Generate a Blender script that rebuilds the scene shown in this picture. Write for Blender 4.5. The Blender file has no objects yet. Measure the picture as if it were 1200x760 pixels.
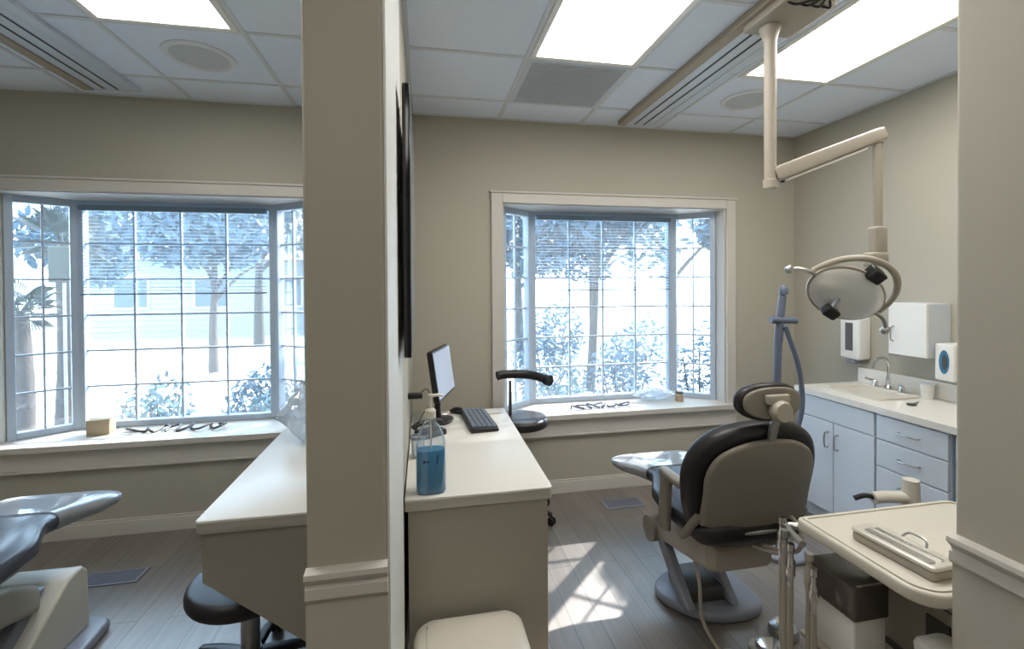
import bpy, bmesh, math, random
from mathutils import Vector, Matrix
PI = math.pi
R = math.radians
C = bpy.context.scene.collection
rnd = random.Random(7)

# ------------------------------------------------------------------ materials
def srgb(r, g, b):
    f = lambda c: (c/255/12.92) if c/255 <= .04045 else ((c/255+.055)/1.055)**2.4
    return (f(r), f(g), f(b), 1)

def mat(name, col, rough=.5, metal=0, noise=0, nscale=8, bump=0, bscale=60, spec=.5, coat=0, trans=0, emit=None, estr=0, alpha=1):
    m = bpy.data.materials.new(name); m.use_nodes = True
    nt = m.node_tree; b = nt.nodes['Principled BSDF']
    b.inputs['Base Color'].default_value = col
    b.inputs['Roughness'].default_value = rough
    b.inputs['Metallic'].default_value = metal
    b.inputs['Specular IOR Level'].default_value = spec
    b.inputs['Coat Weight'].default_value = coat
    b.inputs['Transmission Weight'].default_value = trans
    b.inputs['Alpha'].default_value = alpha
    if emit:
        b.inputs['Emission Color'].default_value = emit; b.inputs['Emission Strength'].default_value = estr
    tc = nt.nodes.new('ShaderNodeTexCoord')
    if noise:
        n = nt.nodes.new('ShaderNodeTexNoise'); n.inputs['Scale'].default_value = nscale; n.inputs['Detail'].default_value = 4
        nt.links.new(tc.outputs['Object'], n.inputs['Vector'])
        mx = nt.nodes.new('ShaderNodeMix'); mx.data_type = 'RGBA'
        mx.inputs[6].default_value = tuple(c*(1-noise) for c in col[:3])+(1,)
        mx.inputs[7].default_value = tuple(min(1, c*(1+noise)) for c in col[:3])+(1,)
        nt.links.new(n.outputs['Fac'], mx.inputs[0]); nt.links.new(mx.outputs[2], b.inputs['Base Color'])
    if bump:
        n2 = nt.nodes.new('ShaderNodeTexNoise'); n2.inputs['Scale'].default_value = bscale; n2.inputs['Detail'].default_value = 3
        nt.links.new(tc.outputs['Object'], n2.inputs['Vector'])
        bp = nt.nodes.new('ShaderNodeBump'); bp.inputs['Strength'].default_value = bump; bp.inputs['Distance'].default_value = .01
        nt.links.new(n2.outputs['Fac'], bp.inputs['Height']); nt.links.new(bp.outputs['Normal'], b.inputs['Normal'])
    return m

def glass_mat(name, tint=(1, 1, 1, 1), gloss=.06, haze=0, hcol=(.8, .9, 1, 1)):
    m = bpy.data.materials.new(name); m.use_nodes = True
    nt = m.node_tree; nt.nodes.clear()
    o = nt.nodes.new('ShaderNodeOutputMaterial')
    t = nt.nodes.new('ShaderNodeBsdfTransparent'); t.inputs[0].default_value = tint
    g = nt.nodes.new('ShaderNodeBsdfGlossy'); g.inputs['Roughness'].default_value = .03
    lw = nt.nodes.new('ShaderNodeLayerWeight'); lw.inputs[0].default_value = .25
    mu = nt.nodes.new('ShaderNodeMath'); mu.operation = 'MULTIPLY_ADD'; mu.inputs[1].default_value = .5; mu.inputs[2].default_value = gloss
    nt.links.new(lw.outputs['Fresnel'], mu.inputs[0])
    mx = nt.nodes.new('ShaderNodeMixShader')
    nt.links.new(mu.outputs[0], mx.inputs[0]); nt.links.new(t.outputs[0], mx.inputs[1]); nt.links.new(g.outputs[0], mx.inputs[2])
    last = mx
    if haze:
        d = nt.nodes.new('ShaderNodeBsdfTranslucent'); d.inputs[0].default_value = hcol
        d2 = nt.nodes.new('ShaderNodeBsdfDiffuse'); d2.inputs[0].default_value = hcol
        a = nt.nodes.new('ShaderNodeMixShader'); a.inputs[0].default_value = .5
        nt.links.new(d.outputs[0], a.inputs[1]); nt.links.new(d2.outputs[0], a.inputs[2])
        h = nt.nodes.new('ShaderNodeMixShader'); h.inputs[0].default_value = haze
        nt.links.new(mx.outputs[0], h.inputs[1]); nt.links.new(a.outputs[0], h.inputs[2]); last = h
    nt.links.new(last.outputs[0], o.inputs[0])
    return m

def floor_mat():
    m = bpy.data.materials.new('wood_floor'); m.use_nodes = True
    nt = m.node_tree; b = nt.nodes['Principled BSDF']; L = nt.links.new
    tc = nt.nodes.new('ShaderNodeTexCoord'); mp = nt.nodes.new('ShaderNodeMapping')
    mp.inputs['Rotation'].default_value = (0, 0, PI/2)
    L(tc.outputs['Object'], mp.inputs['Vector'])
    br = nt.nodes.new('ShaderNodeTexBrick'); L(mp.outputs[0], br.inputs['Vector'])
    br.inputs['Color1'].default_value = srgb(134, 125, 118); br.inputs['Color2'].default_value = srgb(116, 108, 102)
    br.inputs['Mortar'].default_value = srgb(52, 44, 40); br.inputs['Mortar Size'].default_value = .0015
    br.inputs['Scale'].default_value = 1; br.inputs['Brick Width'].default_value = 1.2; br.inputs['Row Height'].default_value = .13
    br.offset = .37
    mp2 = nt.nodes.new('ShaderNodeMapping'); mp2.inputs['Scale'].default_value = (30, 1.6, 1); L(tc.outputs['Object'], mp2.inputs['Vector'])
    n = nt.nodes.new('ShaderNodeTexNoise'); n.inputs['Scale'].default_value = 1.5; n.inputs['Detail'].default_value = 6; L(mp2.outputs[0], n.inputs['Vector'])
    mx = nt.nodes.new('ShaderNodeMix'); mx.data_type = 'RGBA'; mx.blend_type = 'MULTIPLY'; mx.inputs[0].default_value = .55
    cr = nt.nodes.new('ShaderNodeValToRGB'); cr.color_ramp.elements[0].position = .3; cr.color_ramp.elements[0].color = (.45, .43, .42, 1)
    cr.color_ramp.elements[1].position = .7; cr.color_ramp.elements[1].color = (1, 1, 1, 1)
    L(n.outputs['Fac'], cr.inputs[0]); L(br.outputs['Color'], mx.inputs[6]); L(cr.outputs[0], mx.inputs[7]); L(mx.outputs[2], b.inputs['Base Color'])
    b.inputs['Roughness'].default_value = .38; b.inputs['Specular IOR Level'].default_value = .9; b.inputs['Coat Weight'].default_value = .5; b.inputs['Coat Roughness'].default_value = .3
    bp = nt.nodes.new('ShaderNodeBump'); bp.inputs['Strength'].default_value = .12; bp.inputs['Distance'].default_value = .003
    L(n.outputs['Fac'], bp.inputs['Height']); L(bp.outputs[0], b.inputs['Normal'])
    return m

def slot_mat(name, c1, c2, scale, axis='z'):
    m = bpy.data.materials.new(name); m.use_nodes = True
    nt = m.node_tree; b = nt.nodes['Principled BSDF']
    tc = nt.nodes.new('ShaderNodeTexCoord'); w = nt.nodes.new('ShaderNodeTexVoronoi'); w.inputs['Scale'].default_value = scale
    cr = nt.nodes.new('ShaderNodeValToRGB'); cr.color_ramp.elements[0].color = c1; cr.color_ramp.elements[1].color = c2
    cr.color_ramp.elements[0].position = .25; cr.color_ramp.elements[1].position = .45
    nt.links.new(tc.outputs['Object'], w.inputs['Vector']); nt.links.new(w.outputs['Distance'], cr.inputs[0]); nt.links.new(cr.outputs[0], b.inputs['Base Color'])
    return m

M = dict(
    wall=mat('wall_paint', srgb(175, 170, 156), .75, noise=.02, nscale=3, bump=.03, bscale=220),
    trim=mat('trim_white', srgb(200, 195, 187), .45),
    ceil=mat('ceiling_tile', srgb(228, 236, 248), .9, noise=.04, nscale=90, bump=.25, bscale=160),  # white tile; the blue of the window light is tinted into its colour
    grid=mat('ceiling_grid', srgb(212, 216, 220), .5),
    floor=floor_mat(),
    winframe=mat('window_frame_paint', srgb(178, 192, 208), .4),
    glass=glass_mat('window_glass'),
    screen=glass_mat('haze_sheet', haze=.06, hcol=(.70, .83, .95, 1)),  # sheet added to veil the outside view with glare haze
    slat=mat('blind_slat', srgb(120, 140, 160), .5, trans=0),
    lamp=mat('lamp_lens', (1, 1, 1, 1), .5, emit=(1, .97, .92, 1), estr=8.5),
    lamp_fill=mat('lamp_lens_fill', (1, 1, 1, 1), .5, emit=(1, .96, .88, 1), estr=3.7),  # glow of the fill panels added over the hallway
    laminate=mat('desk_laminate', srgb(222, 219, 212), .28, noise=.02, nscale=40),
    edge=mat('desk_edge_shaded', srgb(176, 171, 160), .4),  # same top in reality; shade on the unlit edge is in this colour
    panel=mat('desk_panel', srgb(158, 152, 140), .5, noise=.02, nscale=30),
    cassette=mat('cassette_metal', srgb(214, 209, 198), .3, metal=.35),
    cab=mat('cabinet_white', srgb(206, 212, 220), .4),
    counter=mat('counter_laminate', srgb(224, 220, 212), .25, noise=.05, nscale=60),
    ivory=mat('ivory_enamel', srgb(164, 156, 143), .35),
    shell=mat('chair_shell', srgb(126, 119, 108), .45),
    white_plastic=mat('white_plastic', srgb(228, 226, 220), .3),
    cream=mat('cream_plastic', srgb(206, 200, 187), .35),
    black=mat('black_plastic', srgb(22, 20, 22), .4),
    tvblack=mat('glossy_black', srgb(12, 12, 14), .12),
    screen_off=mat('screen_reflection', srgb(120, 132, 148), .12),  # room light reflected at a grazing angle is put into this colour
    pc_screen=mat('pc_screen', srgb(150, 160, 175), .15, emit=srgb(165, 175, 195), estr=.35),
    vinyl=mat('black_vinyl', srgb(24, 20, 22), .42, noise=.1, nscale=30, bump=.04, bscale=200),
    navy=mat('charcoal_vinyl', srgb(72, 76, 86), .25, bump=.05, bscale=90),
    metal=mat('brushed_metal', srgb(185, 185, 182), .28, metal=1),
    chrome=mat('chrome', srgb(225, 225, 225), .1, metal=1),
    reflector=mat('lamp_reflector', srgb(225, 224, 222), .22, metal=.25),
    alu=mat('track_aluminium', srgb(206, 214, 224), .35, metal=.1),
    taupe=mat('track_side_taupe', srgb(165, 152, 134), .5),
    grey=mat('grey_enamel', srgb(132, 136, 148), .35),
    bluegrey=mat('blue_grey_hose', srgb(92, 100, 118), .35),
    darkgrey=mat('dark_grey_plastic', srgb(70, 66, 64), .4),
    smoke=mat('smoked_plastic', srgb(84, 78, 74), .15),
    vent=mat('vent_grey', srgb(206, 212, 220), .5),
    reg=slot_mat('floor_register_grille', srgb(30, 32, 38), srgb(105, 112, 122), 90),
    gel=mat('blue_gel', srgb(10, 140, 190), .2, noise=.05, emit=None),
    clear=glass_mat('clear_plastic', tint=(.93, .96, .98, 1), gloss=.12, haze=.07, hcol=(.9, .94, .97, 1)),
    film=glass_mat('plastic_film', tint=(.9, .95, 1, 1), gloss=.3, haze=.4, hcol=(.9, .95, 1, 1)),
    leaf1=mat('leaf_dark', srgb(58, 82, 98), .6, noise=.3, nscale=3),
    leaf2=mat('leaf_light', srgb(84, 106, 112), .6, noise=.3, nscale=3),
    palm=mat('palm_leaf', srgb(46, 50, 40), .6, noise=.2),
    bark=mat('bark', srgb(66, 58, 54), .9, noise=.3, nscale=20, bump=.5, bscale=30),
    grass=mat('lawn_grass', srgb(150, 158, 150), .9, noise=.25, nscale=4),
    path=mat('pale_concrete', srgb(226, 222, 214), .9, noise=.06, nscale=5),
    soil=mat('mulch', srgb(110, 96, 84), .95, noise=.3, nscale=12, bump=.5),
    siding=mat('house_siding', srgb(150, 158, 166), .8, noise=.05),
    roof=mat('house_roof', srgb(140, 128, 122), .9, noise=.15, nscale=10),
    darkglass=mat('house_window_glass', srgb(70, 84, 100), .1),
    tan=mat('tan_box', srgb(176, 160, 136), .7, noise=.05),
    sign=mat('sign_grey_green', srgb(58, 60, 54), .7),
    tissue=mat('tissue_print', srgb(50, 115, 150), .6, noise=.4, nscale=50),
    keys=mat('key_caps', srgb(110, 122, 134), .4),
    liner=mat('shadow_gap', srgb(60, 58, 56), .8),
    strainer=mat('dispenser_grille', srgb(78, 72, 70), .4),
)

# ------------------------------------------------------------------ mesh builder
class MB:
    def __init__(s, T=None): s.bm = bmesh.new(); s.T = T or Matrix.Identity(4)
    def v(s, p): return s.bm.verts.new(s.T @ Vector(p))
    def face(s, vs):
        try: s.bm.faces.new(vs)
        except ValueError: pass
    def box(s, x0, x1, y0, y1, z0, z1, rot=None, c=None):
        pts = [(x, y, z) for x in (x0, x1) for y in (y0, y1) for z in (z0, z1)]
        if rot is not None:
            c = Vector(c if c is not None else ((x0+x1)/2, (y0+y1)/2, (z0+z1)/2))
            pts = [c + rot @ (Vector(p)-c) for p in pts]
        V = [s.v(p) for p in pts]
        for f in ((0, 1, 3, 2), (4, 6, 7, 5), (0, 4, 5, 1), (2, 3, 7, 6), (0, 2, 6, 4), (1, 5, 7, 3)): s.face([V[i] for i in f])
        return s
    def loft(s, rings, caps=True, closed=False):
        RR = [[s.v(p) for p in r] for r in rings]; n = len(RR[0])
        K = len(RR)
        for a in range(K if closed else K-1):
            A, B = RR[a], RR[(a+1) % K]
            for i in range(n): s.face([A[i], A[(i+1) % n], B[(i+1) % n], B[i]])
        if caps and not closed:
            s.face(RR[0][::-1]); s.face(RR[-1])
        return s
    def tube(s, pts, r, n=10, closed=False, smooth=0):
        pts = [Vector(p) for p in pts]
        if smooth: pts = catmull(pts, smooth, closed)
        rr = r if isinstance(r, (list, tuple)) else None
        rings = []; N = len(pts)
        up = None
        for i, p in enumerate(pts):
            if closed: d = pts[(i+1) % N]-pts[i-1]
            else: d = pts[min(i+1, N-1)]-pts[max(i-1, 0)]
            d.normalize()
            if up is None:
                up = Vector((0, 0, 1)) if abs(d.z) < .9 else Vector((1, 0, 0))
            u = (up - d*up.dot(d)); u.normalize(); up = u
            w = d.cross(u)
            q = r if rr is None else rr[0]+(rr[-1]-rr[0])*i/(N-1) if len(rr) == 2 else rr[i]
            rings.append([p+u*(math.cos(2*PI*k/n)*q)+w*(math.sin(2*PI*k/n)*q) for k in range(n)])
        return s.loft(rings, closed=closed)
    def cyl(s, p1, p2, r1, r2=None, n=20): return s.tube([p1, p2], [r1, r1 if r2 is None else r2], n)
    def lathe(s, prof, c=(0, 0, 0), n=24, axis=None):
        c = Vector(c); Q = Matrix.Identity(3)
        if axis is not None: Q = Vector((0, 0, 1)).rotation_difference(Vector(axis)).to_matrix()
        return s.loft([[c+Q @ Vector((r*math.cos(2*PI*k/n), r*math.sin(2*PI*k/n), z)) for k in range(n)] for r, z in prof])
    def pad(s, out, z0, z1, r=.005, seg=3, crown=0, f=None):
        """extruded outline with rounded edges; f maps a local point to place"""
        f = f or (lambda p: p)
        n = len(out)
        nor = []
        for i in range(n):
            a, b = out[i-1], out[(i+1) % n]
            dx, dy = b[0]-a[0], b[1]-a[1]; L = math.hypot(dx, dy) or 1
            nor.append((dy/L, -dx/L))
        area = sum(out[i][0]*out[(i+1) % n][1]-out[(i+1) % n][0]*out[i][1] for i in range(n))
        sg = 1 if area > 0 else -1
        def ring(ins, z): return [Vector(f(Vector((out[i][0]-sg*nor[i][0]*ins, out[i][1]-sg*nor[i][1]*ins, z)))) for i in range(n)]
        rings = []
        for k in range(seg+1):
            a = PI/2*k/seg; rings.append(ring(r*(1-math.sin(a)), z0+r*(1-math.cos(a))))
        for k in range(seg+1):
            a = PI/2*k/seg; rings.append(ring(r*(1-math.cos(a)), z1-r*(1-math.sin(a))))
        if crown:
            cx = sum(p[0] for p in out)/n; cy = sum(p[1] for p in out)/n
            for t in (.75, .5, .25, .05):
                rr_ = []
                for i in range(n):
                    x = out[i][0]-sg*nor[i][0]*r; y = out[i][1]-sg*nor[i][1]*r
                    rr_.append(Vector(f(Vector((cx+(x-cx)*t, cy+(y-cy)*t, z1+crown*(1-t*t))))))
                rings.append(rr_)
        return s.loft(rings)
    def build(s, name, m, parent=None, smooth=35, bevel=0):
        bmesh.ops.recalc_face_normals(s.bm, faces=s.bm.faces)
        me = bpy.data.meshes.new(name); s.bm.to_mesh(me); s.bm.free()
        me.materials.append(M[m] if isinstance(m, str) else m)
        if smooth:
            me.polygons.foreach_set('use_smooth', [True]*len(me.polygons)); me.set_sharp_from_angle(angle=R(smooth))
        o = bpy.data.objects.new(name, me); C.objects.link(o)
        if parent: o.parent = parent
        if bevel:
            b = o.modifiers.new('bevel', 'BEVEL'); b.width = bevel; b.segments = 2; b.limit_method = 'ANGLE'; b.angle_limit = R(40)
        return o

def catmull(P, k=6, closed=False):
    n = len(P); out = []
    for i in range(n if closed else n-1):
        p1, p2 = P[i], P[(i+1) % n]
        p0 = P[i-1] if (closed or i > 0) else p1; p3 = P[(i+2) % n] if (closed or i+2 < n) else p2
        for j in range(k):
            t = j/k
            out.append(.5*((2*p1)+(p2-p0)*t+(2*p0-5*p1+4*p2-p3)*t*t+(3*p1-p0-3*p2+p3)*t**3))
    if not closed: out.append(P[-1].copy())
    return out
def rrect(x0, x1, y0, y1, r, n=5):
    o = []
    for cx, cy, a0 in ((x1-r, y1-r, 0), (x0+r, y1-r, 90), (x0+r, y0+r, 180), (x1-r, y0+r, 270)):
        for k in range(n+1):
            a = R(a0+90*k/n); o.append((cx+r*math.cos(a), cy+r*math.sin(a)))
    return o
def ell(a, b, n=32, cx=0, cy=0, p=2):
    o = []
    for k in range(n):
        t = 2*PI*k/n; c, s_ = math.cos(t), math.sin(t)
        o.append((cx+a*math.copysign(abs(c)**(2/p), c), cy+b*math.copysign(abs(s_)**(2/p), s_)))
    return o

def empty(name, loc=(0, 0, 0), rz=0):
    o = bpy.data.objects.new(name, None); C.objects.link(o); o.location = loc; o.rotation_euler = (0, 0, rz); o.empty_display_size = .05
    return o
def tag(o, label, cat, group=None, kind=None):
    o['label'] = label; o['category'] = cat
    if group: o['group'] = group
    if kind: o['kind'] = kind
    return o
def thing(name, label, cat, loc=(0, 0, 0), rz=0, group=None): return tag(empty(name, loc, rz), label, cat, group)
def struct(o): o['kind'] = 'structure'; return o
def copy_tree(o, parent=None):
    c = o.copy(); C.objects.link(c); c.parent = parent
    for ch in list(o.children): copy_tree(ch, c)
    return c
def B(name, m, parent, *boxes, bevel=0):
    mb = MB()
    for b in boxes: mb.box(*b)
    return mb.build(name, m, parent, smooth=0 if not bevel else 35, bevel=bevel)

# ------------------------------------------------------------------ room dimensions
H = 2.72; YW = 3.27; XR = 2.97; XL = -3.25; PX0, PX1 = -.24, -.078; PY = 1.0; WT = .14
OZ0, OZ1 = .59, 2.12                    # window opening
W1 = (.557, 2.345); W2 = (-2.545, -.757)

f = MB(); f.box(XL-.2, XR+.2, -1.6, YW+.0, -.1, 0); struct(f.build('floor', 'floor', smooth=0))
c = MB(); c.box(XL-.2, XR+.2, -1.6, YW+.0, H, H+.1); ceiling = struct(c.build('ceiling', 'ceil', smooth=0))
g = MB()
for x0, x1, xs in ((PX1, XR, [.54, 1.15, 1.76, 2.37]), (XL, PX0, [-.815, -1.42, -2.03, -2.64])):
    for x in xs: g.box(x-.011, x+.011, .9, YW, H-.006, H+.002)
    for y in (2.95, 2.365, 1.755, 1.145):
        g.box(x0, x1, y-.011, y+.011, H-.0055, H+.002)
    g.box(x0, x1, YW-.02, YW, H-.006, H+.002)
g.box(XR-.02, XR, .9, YW, H-.006, H+.002); g.box(PX1, PX1+.02, PY, YW, H-.006, H+.002); g.box(PX0-.02, PX0, PY, YW, H-.006, H+.002)
g.build('ceiling_grid', 'grid', ceiling, smooth=0)

w = MB()
xs = [XL-.2, W2[0], W2[1], W1[0], W1[1], XR+.2]
w.box(xs[0], xs[1], YW, YW+.12, 0, H); w.box(xs[2], xs[3], YW, YW+.12, 0, H); w.box(xs[4], xs[5], YW, YW+.12, 0, H)
for a, b in (W1, W2):
    w.box(a, b, YW, YW+.12, 0, OZ0-.04); w.box(a, b, YW, YW+.12, OZ1, H)
struct(w.build('wall_back', 'wall', smooth=0))
struct(B('wall_right', 'wall', None, (XR, XR+.12, -1.6, YW, 0, H)))
struct(B('wall_left', 'wall', None, (XL-.12, XL, -1.6, YW, 0, H)))
pw = MB(); pw.pad(rrect(PX0, PX1, PY, YW, .012, 4), 0, H, .0005, 1); struct(pw.build('wall_partition', 'wall'))
RWX = 1.19; RWY = .845
pr = MB(); pr.pad(rrect(RWX, RWX+.13, -1.6, RWY, .01, 3), 0, H, .0005, 1); struct(pr.build('wall_front_right', 'wall'))
struct(B('wall_front_return', 'wall', None, (RWX+.13, XR, RWY-.135, RWY-.005, 0, H)))
struct(B('wall_front_left', 'wall', None, (XL, -.98, .75, .88, 0, H)))
struct(B('wall_hall', 'wall', None, (XL, RWX, -1.6, -1.48, 0, H)))

# baseboards
def baseboard(name, segs):
    mb = MB()
    for x0, x1, y0, y1, ax in segs:
        mb.box(x0, x1, y0, y1, 0, .085)
        if ax == 'y-': mb.box(x0, x1, y0+.006, y1, .085, .10)
        elif ax == 'x+': mb.box(x0, x1-.006, y0, y1, .085, .10)
        else: mb.box(x0+.006, x1, y0, y1, .085, .10)
    return struct(mb.build(name, 'trim', smooth=0, bevel=.002))
baseboard('baseboard_back', [(PX1, XR, YW-.016, YW, 'y-'), (XL, PX0, YW-.016, YW, 'y-')])
baseboard('baseboard_right', [(XR-.016, XR, RWY, YW, 'x-')])
baseboard('baseboard_partition', [(PX1, PX1+.016, PY, YW, 'x+'), (PX0-.016, PX0, PY, YW, 'x-'), (PX0, PX1, PY-.016, PY, 'y-')])

# chair rail and painted wainscot on the two hall corners
def rail(name, path, z=.925):
    prof = [(0, -.032), (.012, -.032), (.016, -.026), (.014, -.006), (.008, .0), (.012, .006), (.024, .018), (.022, .028), (0, .032)]
    mb = MB(); n = len(path); rings = []
    for i, (x, y) in enumerate(path):
        def nrm(a, b):
            dx, dy = b[0]-a[0], b[1]-a[1]; L = math.hypot(dx, dy); return Vector((dy/L, -dx/L))
        ns = []
        if i > 0: ns.append(nrm(path[i-1], path[i]))
        if i < n-1: ns.append(nrm(path[i], path[i+1]))
        m_ = sum(ns, Vector((0, 0))); m_.normalize(); k = 1/max(.4, m_.dot(ns[0]))
        rings.append([(x+m_.x*k*p, y+m_.y*k*p, z+q) for p, q in prof])
    mb.loft(rings); return struct(mb.build(name, 'trim', smooth=25))
rail('trim_1', [(PX0, PY), (PX1, PY)])
rail('trim_2', [(RWX, RWY), (RWX, -1.48)])
M['wains'] = mat('wainscot_paint', srgb(188, 183, 173), .55, bump=.05, bscale=200)
struct(B('trim_3', 'wains', None, (PX0, PX1, PY-.006, PY-.0002, .10, .895)))
struct(B('trim_4', 'wains', None, (RWX-.006, RWX-.0002, -1.48, RWY-.001, .0, .895)))
M['pale_strip'] = mat('pale_strip_paint', srgb(218, 218, 214), .5)
struct(B('trim_5', 'pale_strip', None, (PX1-.001, PX1+.004, PY+.006, PY+.64, .10, H)))  # paler strip over the partition's right side, from its end to the desk

# ------------------------------------------------------------------ bay windows
def bay(idx, op):
    x0, x1 = op; yb = YW+.32; yi = YW+.12
    cx0, cx1 = x0+.277, x1-.281
    root = struct(empty('window_%d' % idx, ((x0+x1)/2, YW, OZ0)))
    def L(p): return (p[0]-root.location.x, p[1]-root.location.y, p[2]-root.location.z)
    T = Matrix.Translation(-Vector(root.location))
    # shell of the bay: soffit, seat/sill and reveals
    poly = [(x0, YW+.01), (x1, YW+.01), (x1, yi), (cx1, yb+.03), (cx0, yb+.03), (x0, yi)]
    so = MB(T); so.pad([(x0+.0, YW-.001), (x1, YW-.001), (x1, yi), (cx1, yb+.03), (cx0, yb+.03), (x0, yi)], OZ1-.006, OZ1+.05, .001, 1); so.build('soffit', 'trim', root, smooth=0)
    si = MB(T); si.pad([(x0, YW-.0), (x1, YW-.0), (x1, yi), (cx1, yb+.04), (cx0, yb+.04), (x0, yi)], OZ0-.04, OZ0, .001, 1)
    si.box(x0-.08, x1+.08, YW-.06, YW+.0, OZ0-.035, OZ0); si.build('window_sill', 'trim', root, smooth=0, bevel=.006)
    ap = MB(T); ap.box(x0-.08, x1+.08, YW-.022, YW-.0005, OZ0-.15, OZ0-.036); ap.box(x0-.08, x1+.08, YW-.03, YW-.0005, OZ0-.165, OZ0-.15); ap.build('apron', 'trim', root, smooth=0, bevel=.003)
    ca = MB(T)
    for a, b in ((x0-.08, x0), (x1, x1+.08)):
        ca.box(a, b, YW-.02, YW-.0005, OZ0, OZ1+.07)
    ca.box(x0, x1, YW-.02, YW-.0005, OZ1, OZ1+.07); ca.box(x0-.09, x1+.09, YW-.03, YW-.0005, OZ1+.07, OZ1+.085)
    ca.build('casing', 'trim', root, smooth=0, bevel=.004)
    rv = MB(T); rv.box(x0-.001, x0+.012, YW+.0, yi, OZ0, OZ1); rv.box(x1-.012, x1+.001, YW, yi, OZ0, OZ1); rv.build('reveal', 'trim', root, smooth=0)
    # three sashes
    def sash(a, b, cols, name):
        a = Vector((a[0], a[1], 0)); b = Vector((b[0], b[1], 0)); d = (b-a); Ln = d.length; d.normalize(); n = Vector((-d.y, d.x, 0))
        Tm = Matrix(((d.x, n.x, 0, a.x), (d.y, n.y, 0, a.y), (0, 0, 1, 0), (0, 0, 0, 1)))
        Tm = T @ Tm; fw = .042; zb, zt = OZ0, OZ1
        fr = MB(Tm)
        fr.box(0, fw, -.025, .03, zb, zt); fr.box(Ln-fw, Ln, -.025, .03, zb, zt); fr.box(fw, Ln-fw, -.025, .03, zb, zb+.04); fr.box(fw, Ln-fw, -.025, .03, zt-.05, zt)
        s_ = fr.build(name, 'winframe', root, smooth=0, bevel=.004)
        mu = MB(Tm)
        for i in range(1, cols): x = fw+(Ln-2*fw)*i/cols; mu.box(x-.006, x+.006, .0, .018, zb+.04, zt-.05)
        for j in range(1, 6): z = zb+.04+(zt-zb-.09)*j/6; mu.box(fw, Ln-fw, .001, .017, z-.006, z+.006)
        mu.build('muntin', 'winframe', s_, smooth=0)
        gl = MB(Tm); gl.box(fw, Ln-fw, .007, .011, zb+.04, zt-.05); gl.build('pane', 'glass', s_, smooth=0)
        sc = MB(Tm); V = [sc.v(p) for p in ((fw, .026, zb+.04), (Ln-fw, .026, zb+.04), (Ln-fw, .026, zt-.05), (fw, .026, zt-.05))]; sc.face(V)
        sc.build('haze_sheet', 'screen', s_, smooth=0)  # added behind each pane for haze only
        return s_
    sash((x0+.006, yi+.0), (cx0, yb), 2, 'side_sash'); sash((cx1, yb), (x1-.006, yi), 2, 'side_sash'); sash((cx0, yb), (cx1, yb), 4, 'center_sash')
    po = MB(T)
    for x in (cx0, cx1): po.cyl((x, yb, OZ0), (x, yb, OZ1), .03, n=8)
    po.build('mullion_post', 'winframe', root)
    # mini blind half lowered over the centre sash
    bl = MB(T); bl.box(cx0+.045, cx1-.045, yb-.075, yb-.04, OZ1-.075, OZ1-.04); hd = bl.build('blind', 'slat', root, smooth=0)
    sl = MB(T); z = OZ1-.09; rot = Matrix.Rotation(R(12), 3, 'X')
    while z > 1.50:
        sl.box(cx0+.05, cx1-.05, yb-.069, yb-.045, z-.0004, z+.0004, rot=rot); z -= .0235
    sl.box(cx0+.05, cx1-.05, yb-.067, yb-.047, z-.004, z+.006)
    for x in (cx0+.2, (cx0+cx1)/2, cx1-.2): sl.box(x-.0008, x+.0008, yb-.058, yb-.0565, z, OZ1-.07)
    sl.build('slats', 'slat', hd, smooth=0)
    return root
bay(1, W1); bay(2, W2)

# ------------------------------------------------------------------ ceiling fixtures
def troffer(x0, x1, y0, y1, label, lens='lamp'):
    t = thing('ceiling_light', label, 'light', ((x0+x1)/2, (y0+y1)/2, H), 0)
    a, b = (x1-x0)/2, (y1-y0)/2
    fr = MB(); w_ = .03
    fr.box(-a, a, -b, -b+w_, -.014, 0); fr.box(-a, a, b-w_, b, -.014, 0); fr.box(-a, -a+w_, -b+w_, b-w_, -.014, 0); fr.box(a-w_, a, -b+w_, b-w_, -.014, 0)
    fr.build('frame', 'white_plastic', t, smooth=0, bevel=.003)
    ln = MB(); ln.box(-a+w_, a-w_, -b+w_, b-w_, -.008, -.002); ln.build('lens', lens, t, smooth=0)
    return t
troffer(.552, 1.138, 1.16, 2.352, 'white ceiling light panel left of the equipment track, beside the grey vent')
troffer(1.772, 2.358, 1.16, 2.352, 'white ceiling light panel right of the equipment track, near the right wall')
troffer(-1.408, -.827, 1.16, 2.352, 'white ceiling light panel in the left room, left of the partition wall')
troffer(-.3, .3, -.95, .25, 'unseen fill light panel added above the hallway outside both rooms', 'lamp_fill')  # fill lamp added out of view behind the camera
troffer(-2.2, -1.6, -.95, .25, 'unseen fill light panel added at the left end of the hallway', 'lamp_fill')  # second unseen fill lamp, added like the one before

t = thing('air_vent', 'square grey return air vent in the ceiling beside the light panel', 'vent', (.845, 2.66, H))
mb = MB(); mb.box(-.293, .293, -.28, .28, -.006, 0); mb.build('frame', 'vent', t, smooth=0)
mb = MB()
for i in range(23): y = -.255+i*.0232; mb.box(-.265, .265, y-.004, y+.004, -.012, -.006, rot=Matrix.Rotation(R(30), 3, 'X'))
mb.build('louvers', 'vent', t, smooth=0)

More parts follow.
